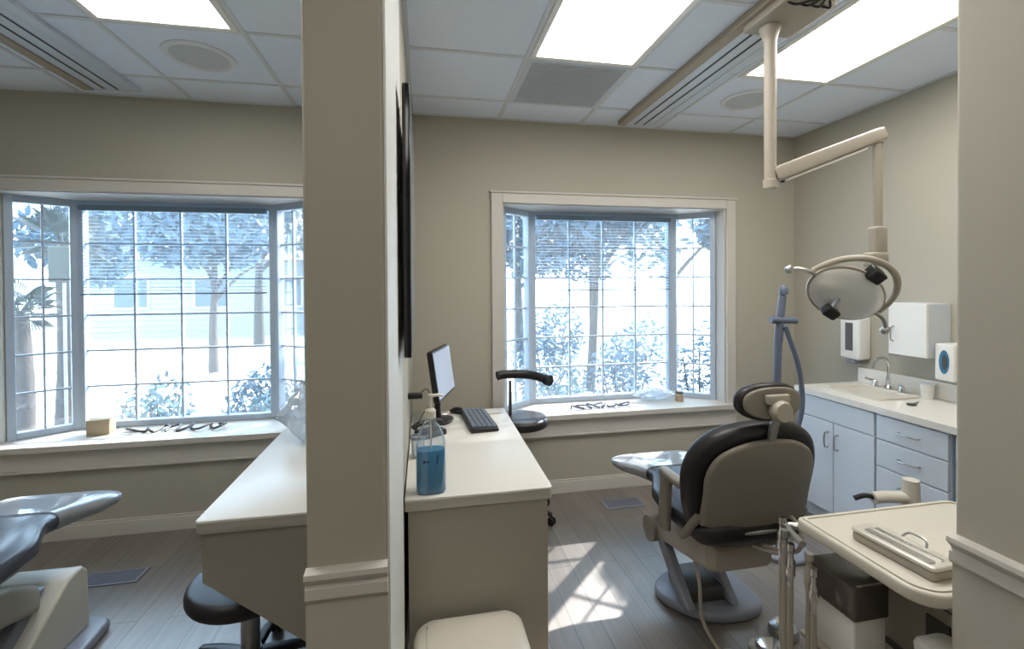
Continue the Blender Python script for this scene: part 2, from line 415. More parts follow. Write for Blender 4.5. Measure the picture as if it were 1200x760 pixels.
def speaker(x, y, label):
    t = thing('ceiling_speaker', label, 'speaker', (x, y, H))
    mb = MB(); mb.lathe([(.165, 0), (.165, -.006), (.155, -.012), (.14, -.012), (.135, -.006), (.05, -.004), (.001, -.004)], n=40); mb.build('rim', M['ceil2'], t)
    mb = MB(); mb.lathe([(.132, -.0065), (.12, -.011), (.06, -.0125), (.001, -.013)], n=36); mb.build('grille', 'vent2', t)
M['ceil2'] = mat('speaker_rim', srgb(222, 225, 227), .5)
M['vent2'] = mat('speaker_grille', srgb(196, 200, 202), .7, noise=.1, nscale=200)
speaker(2.07, 2.66, 'round ceiling speaker near the right light panel above the sink')
speaker(-1.12, 2.65, 'round ceiling speaker in the left room between light panel and window')

def track(x, y0, y1, label):
    t = thing('ceiling_track', label, 'track', (x, (y0+y1)/2, H))
    b = (y1-y0)/2
    mb = MB()
    mb.box(-.15, -.09, -b, b, -.035, 0); mb.build('housing', 'taupe', t, smooth=0, bevel=.006)
    mb = MB(); mb.box(.10, .15, -b, b, -.03, 0); mb.box(-.09, .10, b-.02, b, -.03, 0); mb.build('side_trim', 'alu', t, smooth=0, bevel=.004)
    mb = MB()
    for x0, x1 in ((-.088, -.035), (-.022, .035), (.048, .098)): mb.box(x0, x1, -b, b-.02, -.028, -.006)
    mb.build('rail', 'alu', t, smooth=0, bevel=.004)
    mb = MB(); mb.box(-.09, .10, -b, b-.02, -.006, 0); mb.build('slot_backing', 'liner', t, smooth=0)
    for x0, x1 in ((-.0895, -.0875), (-.034, -.023), (.036, .047)):
        mb = MB(); mb.box(x0, x1, -b, b-.025, -.0275, -.0065); mb.build('slot', 'black', t, smooth=0)  # black filler strips stand in for the shade inside the gaps
    return t
track(1.545, .95, 3.16, 'long ceiling equipment track carrying the dental lamp in the right room')
track(-1.79, .95, 3.13, 'long ceiling equipment track in the left room, between ceiling tiles')

# ------------------------------------------------------------------ dental lamp on the ceiling track
t = thing('dental_lamp', 'ivory jointed dental lamp with oval reflector hanging from the ceiling track', 'lamp', (1.51, 1.80, H))
T = Matrix.Translation(-Vector(t.location))
mb = MB(T); mb.pad(rrect(1.42, 1.66, 1.60, 1.86, .015), 2.655, 2.70, .006); car = mb.build('carriage', 'ivory', t)
mb = MB(T)
for i in range(4): mb.tube([(1.44+.05*i, 1.62, 2.66), (1.47+.05*i, 1.60, 2.64), (1.55+.02*i, 1.59, 2.665)], .005, smooth=4)
mb.build('cable', 'black', car)
mb = MB(T); mb.lathe([(.001, .70), (.045, .70), (.045, .66), (.034, .63), (.026, .60), (.024, .0), (.029, -.005), (.029, -.04), (.001, -.04)], c=(1.505, 1.79, 1.99), n=24); mb.build('pole', 'ivory', t)
A = Vector((1.505, 1.79, 2.0)); Bp = Vector((1.915, 1.66, 2.16)); d = (Bp-A).normalized()
mb = MB(T)
u = Vector((-d.z*d.x, -d.z*d.y, d.x**2+d.y**2)).normalized(); wv = d.cross(u)
def armring(p, hw, hh): return [p+wv*x+u*y for x, y in rrect(-hw, hw, -hh, hh, min(hw, hh)*.45, 3)]
mb.loft([armring(A+d*.02, .022, .028), armring(A+d*.05, .026, .034), armring(A+d*.42, .024, .03), armring(Bp, .026, .03), armring(Bp+d*.03, .022, .026)])
arm = mb.build('spring_arm', 'ivory', t)
mb = MB(T); mb.loft([armring(A+d*.06-u*.038, .018, .004), armring(A+d*.40-u*.036, .018, .004)]); mb.build('spring_cover', 'white_plastic', arm)
mb = MB(T); q = A+d*.055-u*.03-wv*.03; mb.lathe([(.001, -.004), (.012, -.004), (.012, .006), (.001, .006)], c=q, axis=wv, n=12); mb.build('knob', 'black', arm)
E2 = Bp+d*.005
mb = MB(T); mb.lathe([(.001, .02), (.024, .02), (.024, -.03), (.0185, -.035), (.0185, -.42), (.001, -.42)], c=E2, n=20); mb.build('drop_tube', 'ivory', t)
K = E2+Vector((0, 0, -.43))
mb = MB(T); mb.pad(rrect(K.x-.03, K.x+.03, K.y-.026, K.y+.026, .012), K.z-.10, K.z+.04, .01); mb.pad(rrect(K.x-.055, K.x+.032, K.y-.032, K.y+.028, .015), K.z-.13, K.z-.07, .012); mb.build('swivel_joint', 'ivory', t)
# head: local frame hx (long axis on screen right-down), hn (facing towards viewer, left and down)
cam_r = Vector((.982, -.188, 0)); cam_f = Vector((.188, .982, 0)); up = Vector((0, 0, 1))
hx = (cam_r*.86-up*.50+cam_f*.12).normalized()
hn = (-cam_f*.78-up*.60-cam_r*.15); hn = (hn-hx*hn.dot(hx)).normalized()
hy = hn.cross(hx).normalized()
hc = K+cam_r*(-.135)+up*(-.25)+cam_f*(.0)
def hp(a, b, c_): return hc+hx*a+hy*b+hn*c_
def hring(a, b, c_, n=40): return [hp(a*math.cos(2*PI*k/n), b*math.sin(2*PI*k/n), c_) for k in range(n)]
mb = MB(T)
mb.loft([hring(.165, .115, .0), hring(.172, .122, -.002), hring(.172, .122, -.012), hring(.150, .105, -.035), hring(.10, .07, -.058), hring(.03, .02, -.066)], caps=True)
head = mb.build('lamp_head', 'ivory', t)
mb = MB(T)
rg = [hring(.163, .113, .001), hring(.14, .096, -.012+.02), hring(.10, .07, .004), hring(.05, .035, .000), hring(.008, .005, -.001)]
rg = [hring(.163, .113, .002), hring(.150, .104, .010), hring(.12, .085, .016), hring(.08, .056, .020), hring(.03, .02, .022)]
mb.loft(rg); mb.build('reflector', 'reflector', head)
mb = MB(T); mb.tube([hp(-.02, -.03, .018), hp(-.03, -.055, .05), hp(-.028, -.075, .062)], .012, n=10); mb.build('bulb_arm', 'grey', head)
mb = MB(T); Qm = Matrix((hx, hy, hn)).transposed()
mb.pad(rrect(-.06, .005, -.10, -.055, .01), .045, .085, .006, f=lambda p: hc+Qm @ p); mb.build('bulb_shield', 'black', head)
yk = []
for k in range(25):
    a = R(4+172*k/24); yk.append(hp(.182*math.cos(a)+.01, .192*math.sin(a)-.01, -.03+.02*math.sin(a)))
mb = MB(T); mb.tube(yk, .0135, n=12); yoke = mb.build('yoke', 'ivory', t)
for s_ in (-1, 1):
    mb = MB(T)
    mb.tube([hp(s_*.165, 0, -.005), hp(s_*.20, -.0, .0), hp(s_*.235, -.012, .0), hp(s_*.262, -.03, .0)], .0085, smooth=5)
    mb.lathe([(.001, -.02), (.014, -.016), (.02, 0), (.014, .016), (.001, .02)], c=hp(s_*.27, -.038, 0), axis=hy, n=14)
    mb.build('handle', 'metal', head)
mb = MB(T); mb.pad(rrect(-.025, .035, .105, .155, .008), -.03, .03, .006, f=lambda p: hc+Qm @ p); mb.build('tilt_lock', 'black', yoke)

# ------------------------------------------------------------------ television on partition
t = thing('television', 'thin black television mounted on the partition wall above the desk', 'television', (PX1, 1.74, 1.725))
mb = MB(); mb.pad(rrect(-.335, .335, -.41, .41, .012), 0, .022, .003, f=lambda p: Vector((.020+p.z, p.x, p.y))); mb.build('housing', 'tvblack', t)
mb = MB(); mb.pad(rrect(-.32, .32, -.385, .385, .004), 0, .0012, .0003, 1, f=lambda p: Vector((.0422+p.z, p.x, p.y))); mb.build('display', 'screen_off', t)
mb = MB(); mb.box(0.0005, .020, -.12, .12, -.12, .12); mb.build('wall_bracket', 'black', t, smooth=0)

# ------------------------------------------------------------------ desks
DZ = .76
t = thing('desk', 'white-topped beige built-in desk along the partition wall in the right room', 'desk', (.2, 1.70, 0))
T = Matrix.Translation(-Vector(t.location))
mb = MB(T); mb.pad([(PX1+.005, 1.70), (.468, 1.70), (.48, 1.712), (.492, 2.858), (.482, 2.87), (PX1+.005, 2.87)], DZ-.010, DZ, .003, 2); mb.build('desktop', 'laminate', t)
mb = MB(T); mb.pad([(PX1+.005, 1.7015), (.467, 1.7015), (.479, 1.713), (.490, 2.857), (.481, 2.868), (PX1+.005, 2.868)], DZ-.045, DZ-.0102, .002, 1); mb.build('shaded_edge', 'edge', t)  # lower slab in the darker colour of an unlit edge
B_ = MB(T); B_.box(PX1+.0165, .462, 1.712, 1.735, 0, DZ-.046); B_.build('end_panel', 'panel', t, smooth=0, bevel=.002)
B_ = MB(T); B_.box(PX1+.02, .46, 2.82, 2.845, 0, DZ-.046); B_.build('end_panel', 'panel', t, smooth=0, bevel=.002)
B_ = MB(T); B_.box(PX1+.02, PX1+.04, 1.736, 2.819, .10, DZ-.046); B_.build('back_panel', 'panel', t, smooth=0)

t = thing('desk', 'white-topped desk on a sloping beige bracket panel in the left room', 'desk', (-.49, 1.68, 0))
T = Matrix.Translation(-Vector(t.location))
mb = MB(T); mb.pad([(-.735, 1.68), (PX0-.004, 1.68), (PX0-.004, 2.87), (-.742, 2.87), (-.747, 2.86), (-.747, 1.692)], DZ-.010, DZ, .003, 2); mb.build('desktop', 'laminate', t)
mb = MB(T); mb.pad([(-.734, 1.6815), (PX0-.004, 1.6815), (PX0-.004, 2.868), (-.741, 2.868), (-.7455, 2.859), (-.7455, 1.693)], DZ-.045, DZ-.0102, .002, 1); mb.build('shaded_edge', 'edge', t)  # edge shade coloured in as on the right desk
for y in (1.70, 2.78):
    mb = MB(T); mb.loft([[(-.733, yy, DZ-.046), (PX0-.005, yy, DZ-.046), (PX0-.005, yy, .17), (-.733, yy, .545)] for yy in (y, y+.024)]); mb.build('bracket_panel', 'panel', t, smooth=0, bevel=.002)
mb = MB(T); mb.box(PX0-.03, PX0-.005, 1.725, 2.779, .5, DZ-.046); mb.build('back_rail', 'panel', t, smooth=0)

# ------------------------------------------------------------------ desk things
t = thing('monitor', 'black computer monitor seen nearly edge-on on the right desk', 'monitor', (.085, 2.66, DZ), R(0))
ax = Matrix.Rotation(R(73), 3, 'Z')   # screen normal turned towards +X
mb = MB(); mb.pad(ell(.085, .075, 28, p=2.6), 0, .014, .005, f=lambda p: ax @ p); st = mb.build('stand', 'black', t)
mb = MB(); mb.tube([(0, 0, .012), tuple(ax @ Vector((0, .012, .08))), tuple(ax @ Vector((0, -.012, .22)))], [.018, .014], n=12, smooth=4); mb.build('neck', 'black', st)
tl = Matrix.Rotation(R(-8), 3, 'X')
fm = lambda p: ax @ (Vector((0, -.03, .285))+tl @ Vector((p.x*.92, -p.z, p.y*.95)))
mb = MB(); mb.pad(rrect(-.20, .20, -.145, .145, .012), -.032, 0, .006, f=fm); mb.pad(rrect(-.12, .12, -.09, .09, .03), -.052, -.03, .008, f=fm); mb.build('housing', 'black', t)
mb = MB(); mb.pad(rrect(-.187, .187, -.130, .132, .002), 0, .0012, .0003, 1, f=fm); mb.build('display', 'pc_screen', t)

t = thing('keyboard', 'dark computer keyboard on the right desk beside the monitor', 'keyboard', (.30, 2.60, DZ), R(94))
mb = MB(); mb.pad(rrect(-.2, .2, -.075, .075, .012), 0, .018, .006, f=lambda p: Vector((p.x, p.y, p.z+max(0, p.y+.075)*.06*(1 if p.z > .01 else 0)))); mb.build('case', 'black', t)
mb = MB()
for r_ in range(5):
    n = 14
    for k in range(n):
        x = -.185+.370*(k+.5)/n; y = -.058+r_*.028
        mb.box(x-.0105, x+.0105, y-.011, y+.011, .018, .026+.06*(y+.075))
mb.build('keys', 'keys', t, smooth=0)
t = thing('mouse', 'black computer mouse at the window end of the right desk', 'mouse', (.20, 2.81, DZ), R(60))
mb = MB(); mb.pad(ell(.032, .055, 24), 0, .02, .008, crown=.016); mb.build('shell', 'black', t)
mb = MB(); mb.lathe([(.001, -.003), (.007, -.003), (.007, .003), (.001, .003)], c=(0, .028, .034), axis=(1, 0, 0), n=14); mb.build('scroll_wheel', 'grey', t)
t = thing('telephone', 'small black desk telephone on the desk in front of the monitor', 'telephone', (.03, 2.60, DZ), R(-60))
t.location = (.045, 2.93-.2, DZ)
t.location = (.03, 2.42, DZ)
mb = MB(); mb.pad(rrect(-.05, .05, -.07, .07, .01), 0, .03, .008); mb.build('base', 'black', t)
mb = MB(); mb.tube([(-.03, -.085, .045), (-.03, -.05, .06), (-.03, .05, .06), (-.03, .085, .045)], .014, smooth=4); mb.build('handset', 'black', t)
t = tag(empty('wall_camera', (PX1, 2.28, 1.0)), 'small black clip camera on a curled cable at the partition wall behind the monitor', 'camera')
mb = MB(); mb.pad(rrect(-.02, .02, -.012, .012, .005), 0.0, .07, .005, f=lambda p: Vector((p.z, p.x, p.y))); mb.build('body', 'black', t)
mb = MB(); mb.tube([(.05, 0, 0), (.09, .05, .02), (.11, .10, -.06), (.06, .12, -.14), (.03, .1, -.22)], .0025, smooth=6); mb.build('cable', 'black', t)

# sanitizer pump bottle
t = thing('sanitizer_bottle', 'clear pump bottle half full of blue hand sanitizer on the desk corner', 'bottle', (.022, 1.755, DZ)); t.scale = (1.1, 1.1, 1.06)
mb = MB()
O = lambda w_, d_: [(x, y) for x, y in ell(w_, d_, 28, p=2.8)]
lv = [(.046, .03, 0), (.050, .033, .006), (.050, .033, .10), (.050, .033, .17), (.045, .03, .20), (.030, .022, .232), (.017, .017, .25), (.016, .016, .265)]
mb.loft([[(x, y, z) for x, y in O(a, b)] for a, b, z in lv]); mb.build('body', 'clear', t)
mb = MB(); lv = [(.044, .028, .003), (.0475, .031, .008), (.0475, .031, .148), (.046, .03, .152)]
mb.loft([[(x, y, z) for x, y in O(a, b)] for a, b, z in lv]); mb.build('gel', 'gel', t)
M['mark'] = mat('label_print', srgb(20, 70, 92), .5)
for grp in (((-.022, .118, .010), (-.010, .118, .006)), ((.02, .112, .004), (.022, .12, .005), (.02, .128, .004), (.023, .136, .005))):
    mb = MB()
    for x, z, w_ in grp: mb.box(x-w_/2, x+w_/2, -.0343, -.0332, z-.0045, z+.0045)
    mb.build('label_print', 'mark', t, smooth=0)
mb = MB()
for i in range(6): mb.box(-.012+i*.007, -.0085+i*.007, -.0343, -.0332, .010+.001*(i % 2), .0135+.001*i*.5)
mb.build('label_print', 'mark', t, smooth=0)
mb = MB(); mb.lathe([(.001, .262), (.0185, .262), (.0185, .288), (.012, .294), (.0065, .296), (.0055, .33), (.009, .333), (.009, .345), (.001, .345)], n=22); mb.tube([(0, 0, .338), (.03, 0, .341), (.042, 0, .336)], [.0075, .004]); mb.build('pump', 'cream', t)
mb = MB(); mb.tube([(0, 0, .26), (.002, 0, .1), (.008, 0, .01)], .0025); mb.build('dip_tube', 'white_plastic', t)

t = tag(empty('cup', (-.03, 2.12, DZ)), 'small grey cup against the partition wall behind the pump bottle', 'cup')
mb = MB(); mb.lathe([(.001, 0), (.026, 0), (.032, .09), (.033, .094), (.030, .094), (.025, .01), (.001, .008)]); mb.build('wall', 'clear', t)
mb = MB(); mb.lathe([(.0335, .086), (.0345, .094), (.0345, .097), (.031, .097), (.0315, .088)], n=24); mb.build('rim', 'grey', t)
t = tag(empty('paper_sheet_stack', (.40, 2.78, DZ)), 'loose white papers beside the mouse at the end of the desk', 'paper')
mb = MB()
for i in range(3): mb.box(-.10, .0+.02*i, -.04, .06, .0008+i*.0012, .0016+i*.0012, rot=Matrix.Rotation(R(8*i-10), 3, 'Z'))
mb.build('sheets', 'white_plastic', t, smooth=0)

# crumpled bags
def crumple(name, mtl, parent, rx, ry, rz, seed, tip=0):
    q = random.Random(seed); mb = MB(); n, m_ = 26, 12; rings = []
    for j in range(m_+1):
        v = j/m_; ph = PI*v; rr = []
        for k in range(n):
            th = 2*PI*k/n; s_ = 1+.16*math.sin(5*th+3*v*4+seed)+q.uniform(-.12, .12)
            r0 = math.sin(ph)*s_ if 0 < j < m_ else .02
            if tip and v < .5: r0 *= .5+v
            rr.append((rx*r0*math.cos(th), ry*r0*math.sin(th), max(0.0, rz*(1-v)*(1+q.uniform(-.05, .05)))))
        rings.append(rr)
    mb.loft(rings[::-1]); return mb.build(name, mtl, parent, smooth=25)
t = tag(crumple('plastic_bag', 'film', None, .10, .09, .30, 3, 1), 'crumpled clear plastic bag standing on the left desk beside the pillar', 'bag'); t.location = (-.60, 2.46, DZ)
t = tag(crumple('plastic_bag', 'film', None, .16, .07, .10, 5), 'crumpled white plastic bag lying on the right window sill', 'bag'); t.location = (1.84, 3.47, OZ0)
t = thing('jar', 'small brown jar on the right window sill beside the crumpled bag', 'jar', (2.02, 3.40, OZ0))
mb = MB(); mb.lathe([(.001, 0), (.03, 0), (.033, .005), (.033, .055), (.026, .065), (.001, .065)]); mb.build('body', 'tan', t)
mb = MB(); mb.lathe([(.028, .064), (.029, .064), (.029, .078), (.001, .08)]); mb.build('lid', 'darkgrey', t)
def cable_pile(name, loc, label, L_, W_, seed, mtl='black', r=.006):
    q = random.Random(seed); pts = []
    for i in range(22):
        u = i/21; pts.append((L_*(u-.5)*(1 if i % 3 else .8)+q.uniform(-.03, .03), W_*math.sin(i*1.9)*q.uniform(.5, 1), r+.008*(i % 3)))
    mb = MB(); mb.tube(pts, r, n=7, smooth=4); o = mb.build(name, mtl); o.location = loc; return tag(o, label, 'cable')
cable_pile('cable', (1.32, 3.36, OZ0), 'tangled dark blue cable lying on the right window sill', .50, .06, 1, 'bluegrey')
cable_pile('cable', (-1.62, 3.42, OZ0), 'tangled black cable lying along the left window sill', .62, .07, 2, 'darkgrey', .008)
t = thing('small_box', 'small tan cardboard box on the left window sill', 'box', (-2.06, 3.44, OZ0), R(10))
mb = MB(); mb.pad(rrect(-.06, .06, -.05, .05, .004, 2), 0, .10, .003, 2); mb.build('body', 'tan', t)
mb = MB(); mb.box(-.0605, .0605, -.012, .012, .1, .1012); mb.build('tape', 'ivory', t, smooth=0)

# ------------------------------------------------------------------ trash bin
t = thing('trash_bin', 'cream lidded waste bin with rounded top against the desk end panel', 'bin', (.152, 1.545, 0)); t.scale = (1, 1, .94)
mb = MB()
out = lambda s_: [(x*s_, y*s_) for x, y in rrect(-.195, .195, -.13, .13, .05, 5)]
mb.loft([[(x, y, z) for x, y in out(s_)] for s_, z in ((.78, 0), (.80, .006), (.92, .268), (.93, .276), (.90, .276))]); mb.build('body', 'cream', t)
mb = MB(); mb.loft([[(x, y, z+.028*(1-(x/.2)**2)*(1 if z > .32 else 0)) for x, y in out(s_)] for s_, z in ((.95, .27), (.99, .274), (1.0, .285), (1.0, .315), (.97, .335), (.90, .345), (.7, .35), (.3, .353), (.02, .354))]); ld = mb.build('lid', 'cream', t)
mb = MB(); mb.box(-.152, -.148, -.10, .09, .332, .360); mb.build('lid_seam', 'darkgrey', ld, smooth=0)

# ------------------------------------------------------------------ stools
def five_star(parent, r=.26, m_='black', a0=0):
    bs = MB(); bs.lathe([(.001, .11), (.04, .11), (.045, .07), (.04, .06), (.001, .06)], n=20)
    for k in range(5):
        a = a0+2*PI*k/5; d_ = Vector((math.cos(a), math.sin(a), 0)); p = Vector((-d_.y, d_.x, 0))
        rr_ = []
        for s_, hw, zc, hh in ((.03, .022, .085, .018), (.15, .018, .08, .014), (r, .014, .068, .009)):
            rr_.append([d_*s_+p*x+Vector((0, 0, zc+z)) for x, z in rrect(-hw, hw, -hh, hh, .006, 2)])
        bs.loft(rr_)
    b = bs.build('star_base', m_, parent)
    for k in range(5):
        a = a0+2*PI*k/5; c_ = Vector((math.cos(a)*r, math.sin(a)*r, 0)); ax_ = Vector((-math.sin(a), math.cos(a), 0))
        cs = MB()
        for s_ in (-1, 1): cs.lathe([(.001, -.007), (.022, -.007), (.026, -.004), (.026, .004), (.022, .007), (.001, .007)], c=c_+ax_*(.013*s_)+Vector((0, 0, .026)), axis=ax_, n=16)
        cs.cyl(c_+Vector((0, 0, .03)), c_+Vector((0, 0, .062)), .008, n=10)
        cs.build('caster', 'black', b)
    return b
t = thing('assistant_stool', 'black assistant stool with curved body-support arm in front of the right window', 'stool', (.625, 2.99, 0))
five_star(t, .225, a0=.5)
mb = MB(); mb.cyl((0, 0, .1), (0, 0, .36), .026); mb.cyl((0, 0, .34), (0, 0, .6), .016); mb.build('gas_lift', 'metal', t)
mb = MB(); mb.pad(ell(.185, .18, 36), .60, .665, .028, 5, crown=.008); mb.build('seat', 'vinyl', t)
mb = MB(); mb.tube([(0, 0, .585), (-.10, -.02, .58), (-.19, -.03, .60), (-.205, -.03, .66)], .010, n=10, smooth=4); mb.build('arm_bracket', 'metal', t)
mb = MB(); mb.cyl((-.065, .02, .60), (-.065, .02, .90), .011, n=12); mb.build('arm_post', 'darkgrey', t)
pts = [(-.15, .02, .935), (-.11, .03, .94), (-.05, .035, .94), (.05, .02, .935), (.12, -.02, .925), (.155, -.07, .915)]
mb = MB(); mb.tube(pts, .030, n=14, smooth=6); ar = mb.build('body_arm', 'vinyl', t)
mb = MB(); mb.tube([pts[-1], (.175, -.10, .912)], .036, n=14); mb.build('arm_end', 'black', ar)

t = thing('stool', 'black round stool tucked beneath the sloping left desk panel', 'stool', (-.68, 1.97, 0))
five_star(t, .24, a0=.2)
mb = MB(); mb.cyl((0, 0, .1), (0, 0, .30), .034); mb.cyl((0, 0, .25), (0, 0, .35), .03); mb.build('gas_lift', 'metal', t)
mb = MB(); mb.pad(ell(.215, .215, 36), .345, .41, .028, 5, crown=.008); mb.build('seat', 'vinyl', t)

# ------------------------------------------------------------------ dental chairs
def sect(y, w_, z0, z1, p=4, cx=0, n=28, dish=0):
    zc, hh = (z0+z1)/2, (z1-z0)/2
    o = []
    for k in range(n):
        a = 2*PI*k/n; c_, s_ = math.cos(a), math.sin(a)
        x = w_*math.copysign(abs(c_)**(2/p), c_); z = hh*math.copysign(abs(s_)**(2/2.6), s_)
        if z > 0 and dish: z -= dish*(1-(x/w_)**2)
        o.append((cx+x, y, zc+z))
    return o
def dental_chair(loc, rz, label, rec=16, cover='vinyl', cov=.13, twist=6):
    t = thing('dental_chair', label, 'chair', loc, rz)
    # base plate on the floor and lift
    mb = MB(); mb.pad(catmull2(([(-.20, -.03), (.0, -.07), (.20, -.03), (.25, .12), (.25, .42), (.19, .54), (-.19, .54), (-.25, .42), (-.25, .12)] if cov > .2 else [(-.03, -.04), (.12, -.06), (.22, -.02), (.25, .12), (.22, .30), (.0, .33), (-.16, .27), (-.20, .16), (-.13, .03)])), 0, .045, .018, 4, f=lambda p: Matrix.Rotation(R(twist), 3, 'Z') @ p+Vector((.03 if cov < .2 else 0, 0, 0))); bp = mb.build('base_plate', 'grey', t)
    if cov > .2:
        mb = MB(); mb.loft([[(x, y, z) for y, z in prof] for x, prof in [(x, [(.0, .044), (.0, .10+.0*x), (.12, .14), (.36, cov), (.44, cov+.012), (.475, cov-.02), (.485, .044)]) for x in (-.18, -.17, .17, .18)]]); mb.build('base_block', 'cream', bp, bevel=.02)
    else:
        mb = MB(); mb.pad(rrect(-.10, .14, .04, .26, .04), .044, .11, .02); mb.build('base_block', 'darkgrey', bp)  # dark box put in for the shadow beneath the lift arms
    for x in (-.12, .10):
        mb = MB(); mb.loft([[(x+dx, y+dy, z) for dx, dy in ((-.022, -.045), (.022, -.045), (.022, .045), (-.022, .045))] for y, z in ((.03, .06), (.29, .30))])
        mb.build('lift_arm', 'grey', t, smooth=0, bevel=.008)
    # superstructure under the seat
    mb = MB()
    mb.loft([[(x, y, z) for x, z in rrect(-w_, w_, z0, z1, .03, 4)] for y, w_, z0, z1 in ((-.20, .13, .35, .45), (-.17, .155, .335, .47), (-.05, .165, .32, .47), (.12, .165, .285, .42), (.25, .155, .245, .35), (.285, .13, .25, .33))])
    sup = mb.build('seat_carriage', 'ivory', t)
    if cov < .2:
        mb = MB(); mb.cyl((-.175, .29, .285), (.175, .29, .285), .062, n=28); mb.build('pivot_cover', 'shell', sup)
    mb = MB(); mb.pad(rrect(-.15, .15, -.24, .24, .03), .455, .48, .008); mb.build('seat_pan', 'shell', t)
    # seat and leg upholstery
    st = [(-.30, .10, .53, .565, 0), (-.285, .20, .505, .59, .0), (-.24, .245, .48, .60, .004), (-.10, .255, .475, .60, .014), (.04, .255, .475, .605, .016), (.13, .24, .48, .605, .014), (.22, .19, .485, .60, .012), (.29, .155, .49, .59, .010), (.36, .15, .485, .575, .010), (.43, .185, .485, .565, .010), (.50, .235, .485, .56, .010), (.56, .25, .49, .555, .008), (.60, .24, .495, .55, .004), (.615, .17, .505, .535, 0)]
    mb = MB(); mb.loft([sect(y, w_, z0, z1, dish=dd) for y, w_, z0, z1, dd in st]); seat = mb.build('seat_cushion', cover, t, smooth=60)
    mb = MB(); mb.loft([sect(y, w_+.004, z0-.003, z1+.006, dish=dd) for y, w_, z0, z1, dd in st[8:]]); mb.build('foot_cover', 'film', seat, smooth=60)
    # backrest
    rb = Matrix.Rotation(R(rec), 3, 'X'); piv = Vector((0, -.23, .585)); SX = 1.07
    def fb(p):   # p.x across, p.y up the back, p.z = rearward
        q = Vector((p.x*SX, -p.z+(p.x/.28)**2*.045, p.y*.97)); return piv+rb @ q
    outl = catmull2([(-.16, -.10), (.16, -.10), (.235, -.02), (.268, .12), (.268, .24), (.225, .345), (.13, .412), (0, .432), (-.13, .412), (-.225, .345), (-.268, .24), (-.268, .12), (-.235, -.02)])
    mb = MB(); mb.pad(outl, -.045, .035, .03, 5, f=fb); bk = mb.build('backrest_cushion', 'vinyl', t, smooth=60)
    outs = catmull2([(-.205, -.002), (-.07, -.012), (.07, -.012), (.205, -.002), (.222, .03), (.222, .13), (.222, .23), (.185, .315), (.10, .368), (0, .384), (-.10, .368), (-.185, .315), (-.222, .23), (-.222, .13), (-.222, .03)])
    mb = MB(); mb.pad(outs, .034, .062, .016, 4, crown=.012, f=fb); mb.build('back_shell', 'shell', t, smooth=60)
    mb = MB(); mb.tube([(-.2, -.24, .56), (-.1, -.285, .555), (.1, -.285, .555), (.2, -.24, .56)], .013, n=10, smooth=4); mb.build('hinge_bar', 'metal', t)
    # side hinge arms
    for s_ in (-1, 1):
        mb = MB(); mb.tube([(s_*.245, -.14, .49), (s_*.25, -.18, .52), (s_*.25, -.22, .57), (s_*.235, -.25, .62)], .018, n=12, smooth=5); mb.build('side_bracket', 'shell', t)
    for s_ in (-1, 1) if cov < .2 else ():
        mb = MB(); mb.loft([[(s_*.27+x, y, z) for x, y in rrect(-.016, .016, yc-.035, yc+.035, .014, 3)] for yc, z in ((-.04, .47), (-.05, .60), (-.06, .70))]); mb.pad(rrect(s_*.27-.024, s_*.27+.024, -.2, -.02, .022), .70, .735, .014); mb.build('armrest', 'shell', t)
    if rec < 40:
        mb = MB(); mb.tube([(-.10, .02, .33), (-.115, -.06, .22), (-.12, -.09, .08), (-.10, -.16, .012), (-.08, -.27, .012), (-.03, -.38, .012)], .008, n=8, smooth=7); mb.build('supply_hose', 'ivory', t)
    # hoses behind
    for dx in (0, .045):
        mb = MB(); mb.tube([(.10+dx, -.28, .60), (.10+dx, -.335, .57), (.08+dx, -.35, .50), (.05+dx, -.30, .47), (.0+dx, -.25, .475)], .008, n=8, smooth=6); mb.build('rear_hose', 'ivory', t)
    # headrest
    top = fb(Vector((0, .41, .0)))
    mb = MB(); mb.tube([fb(Vector((0, .36, .045))), fb(Vector((0, .44, .05))), fb(Vector((0, .50, .065)))], .017, n=10); hs = mb.build('headrest_stem', 'metal', t)
    hcn = fb(Vector((0, .53, .03)))
    rh = Matrix.Rotation(R(rec-14), 3, 'X')
    fh = lambda p: hcn+rh @ Vector((p.x, -p.z+(p.x/.15)**2*.025, p.y))
    mb = MB(); mb.pad(ell(.135, .072, 36, p=2.4), -.045, .0, .018, 4, f=fh); hr = mb.build('headrest_cushion', 'vinyl', t, smooth=60)
    mb = MB(); mb.pad(ell(.122, .06, 36, p=2.4), -.002, .016, .008, 3, f=fh); mb.build('headrest_shell', 'shell', hr, smooth=60)
    mb = MB(); mb.lathe([(.001, -.02), (.036, -.02), (.040, -.012), (.040, .012), (.034, .022), (.001, .024)], c=fh(Vector((.0, -.025, .035))), axis=rh @ Vector((0, -1, 0)), n=20)
    mb.pad(rrect(-.05, .045, .0, .035, .006), .014, .035, .005, f=fh); mb.build('articulation_knob', 'ivory', hs)
    return t
def catmull2(P, k=5):
    return [(v.x, v.y) for v in catmull([Vector((a, b, 0)) for a, b in P], k, True)]
ch1 = dental_chair((1.295, 1.89, 0), R(0), 'grey-backed black dental chair in the right room, seen from behind', rec=12)
ch2 = dental_chair((-1.64, 1.865, 0), R(0), 'black dental chair at the left edge with plastic-covered foot end', rec=70, cover='navy', cov=.30, twist=0); ch2.scale = (1, 1, 1.07)

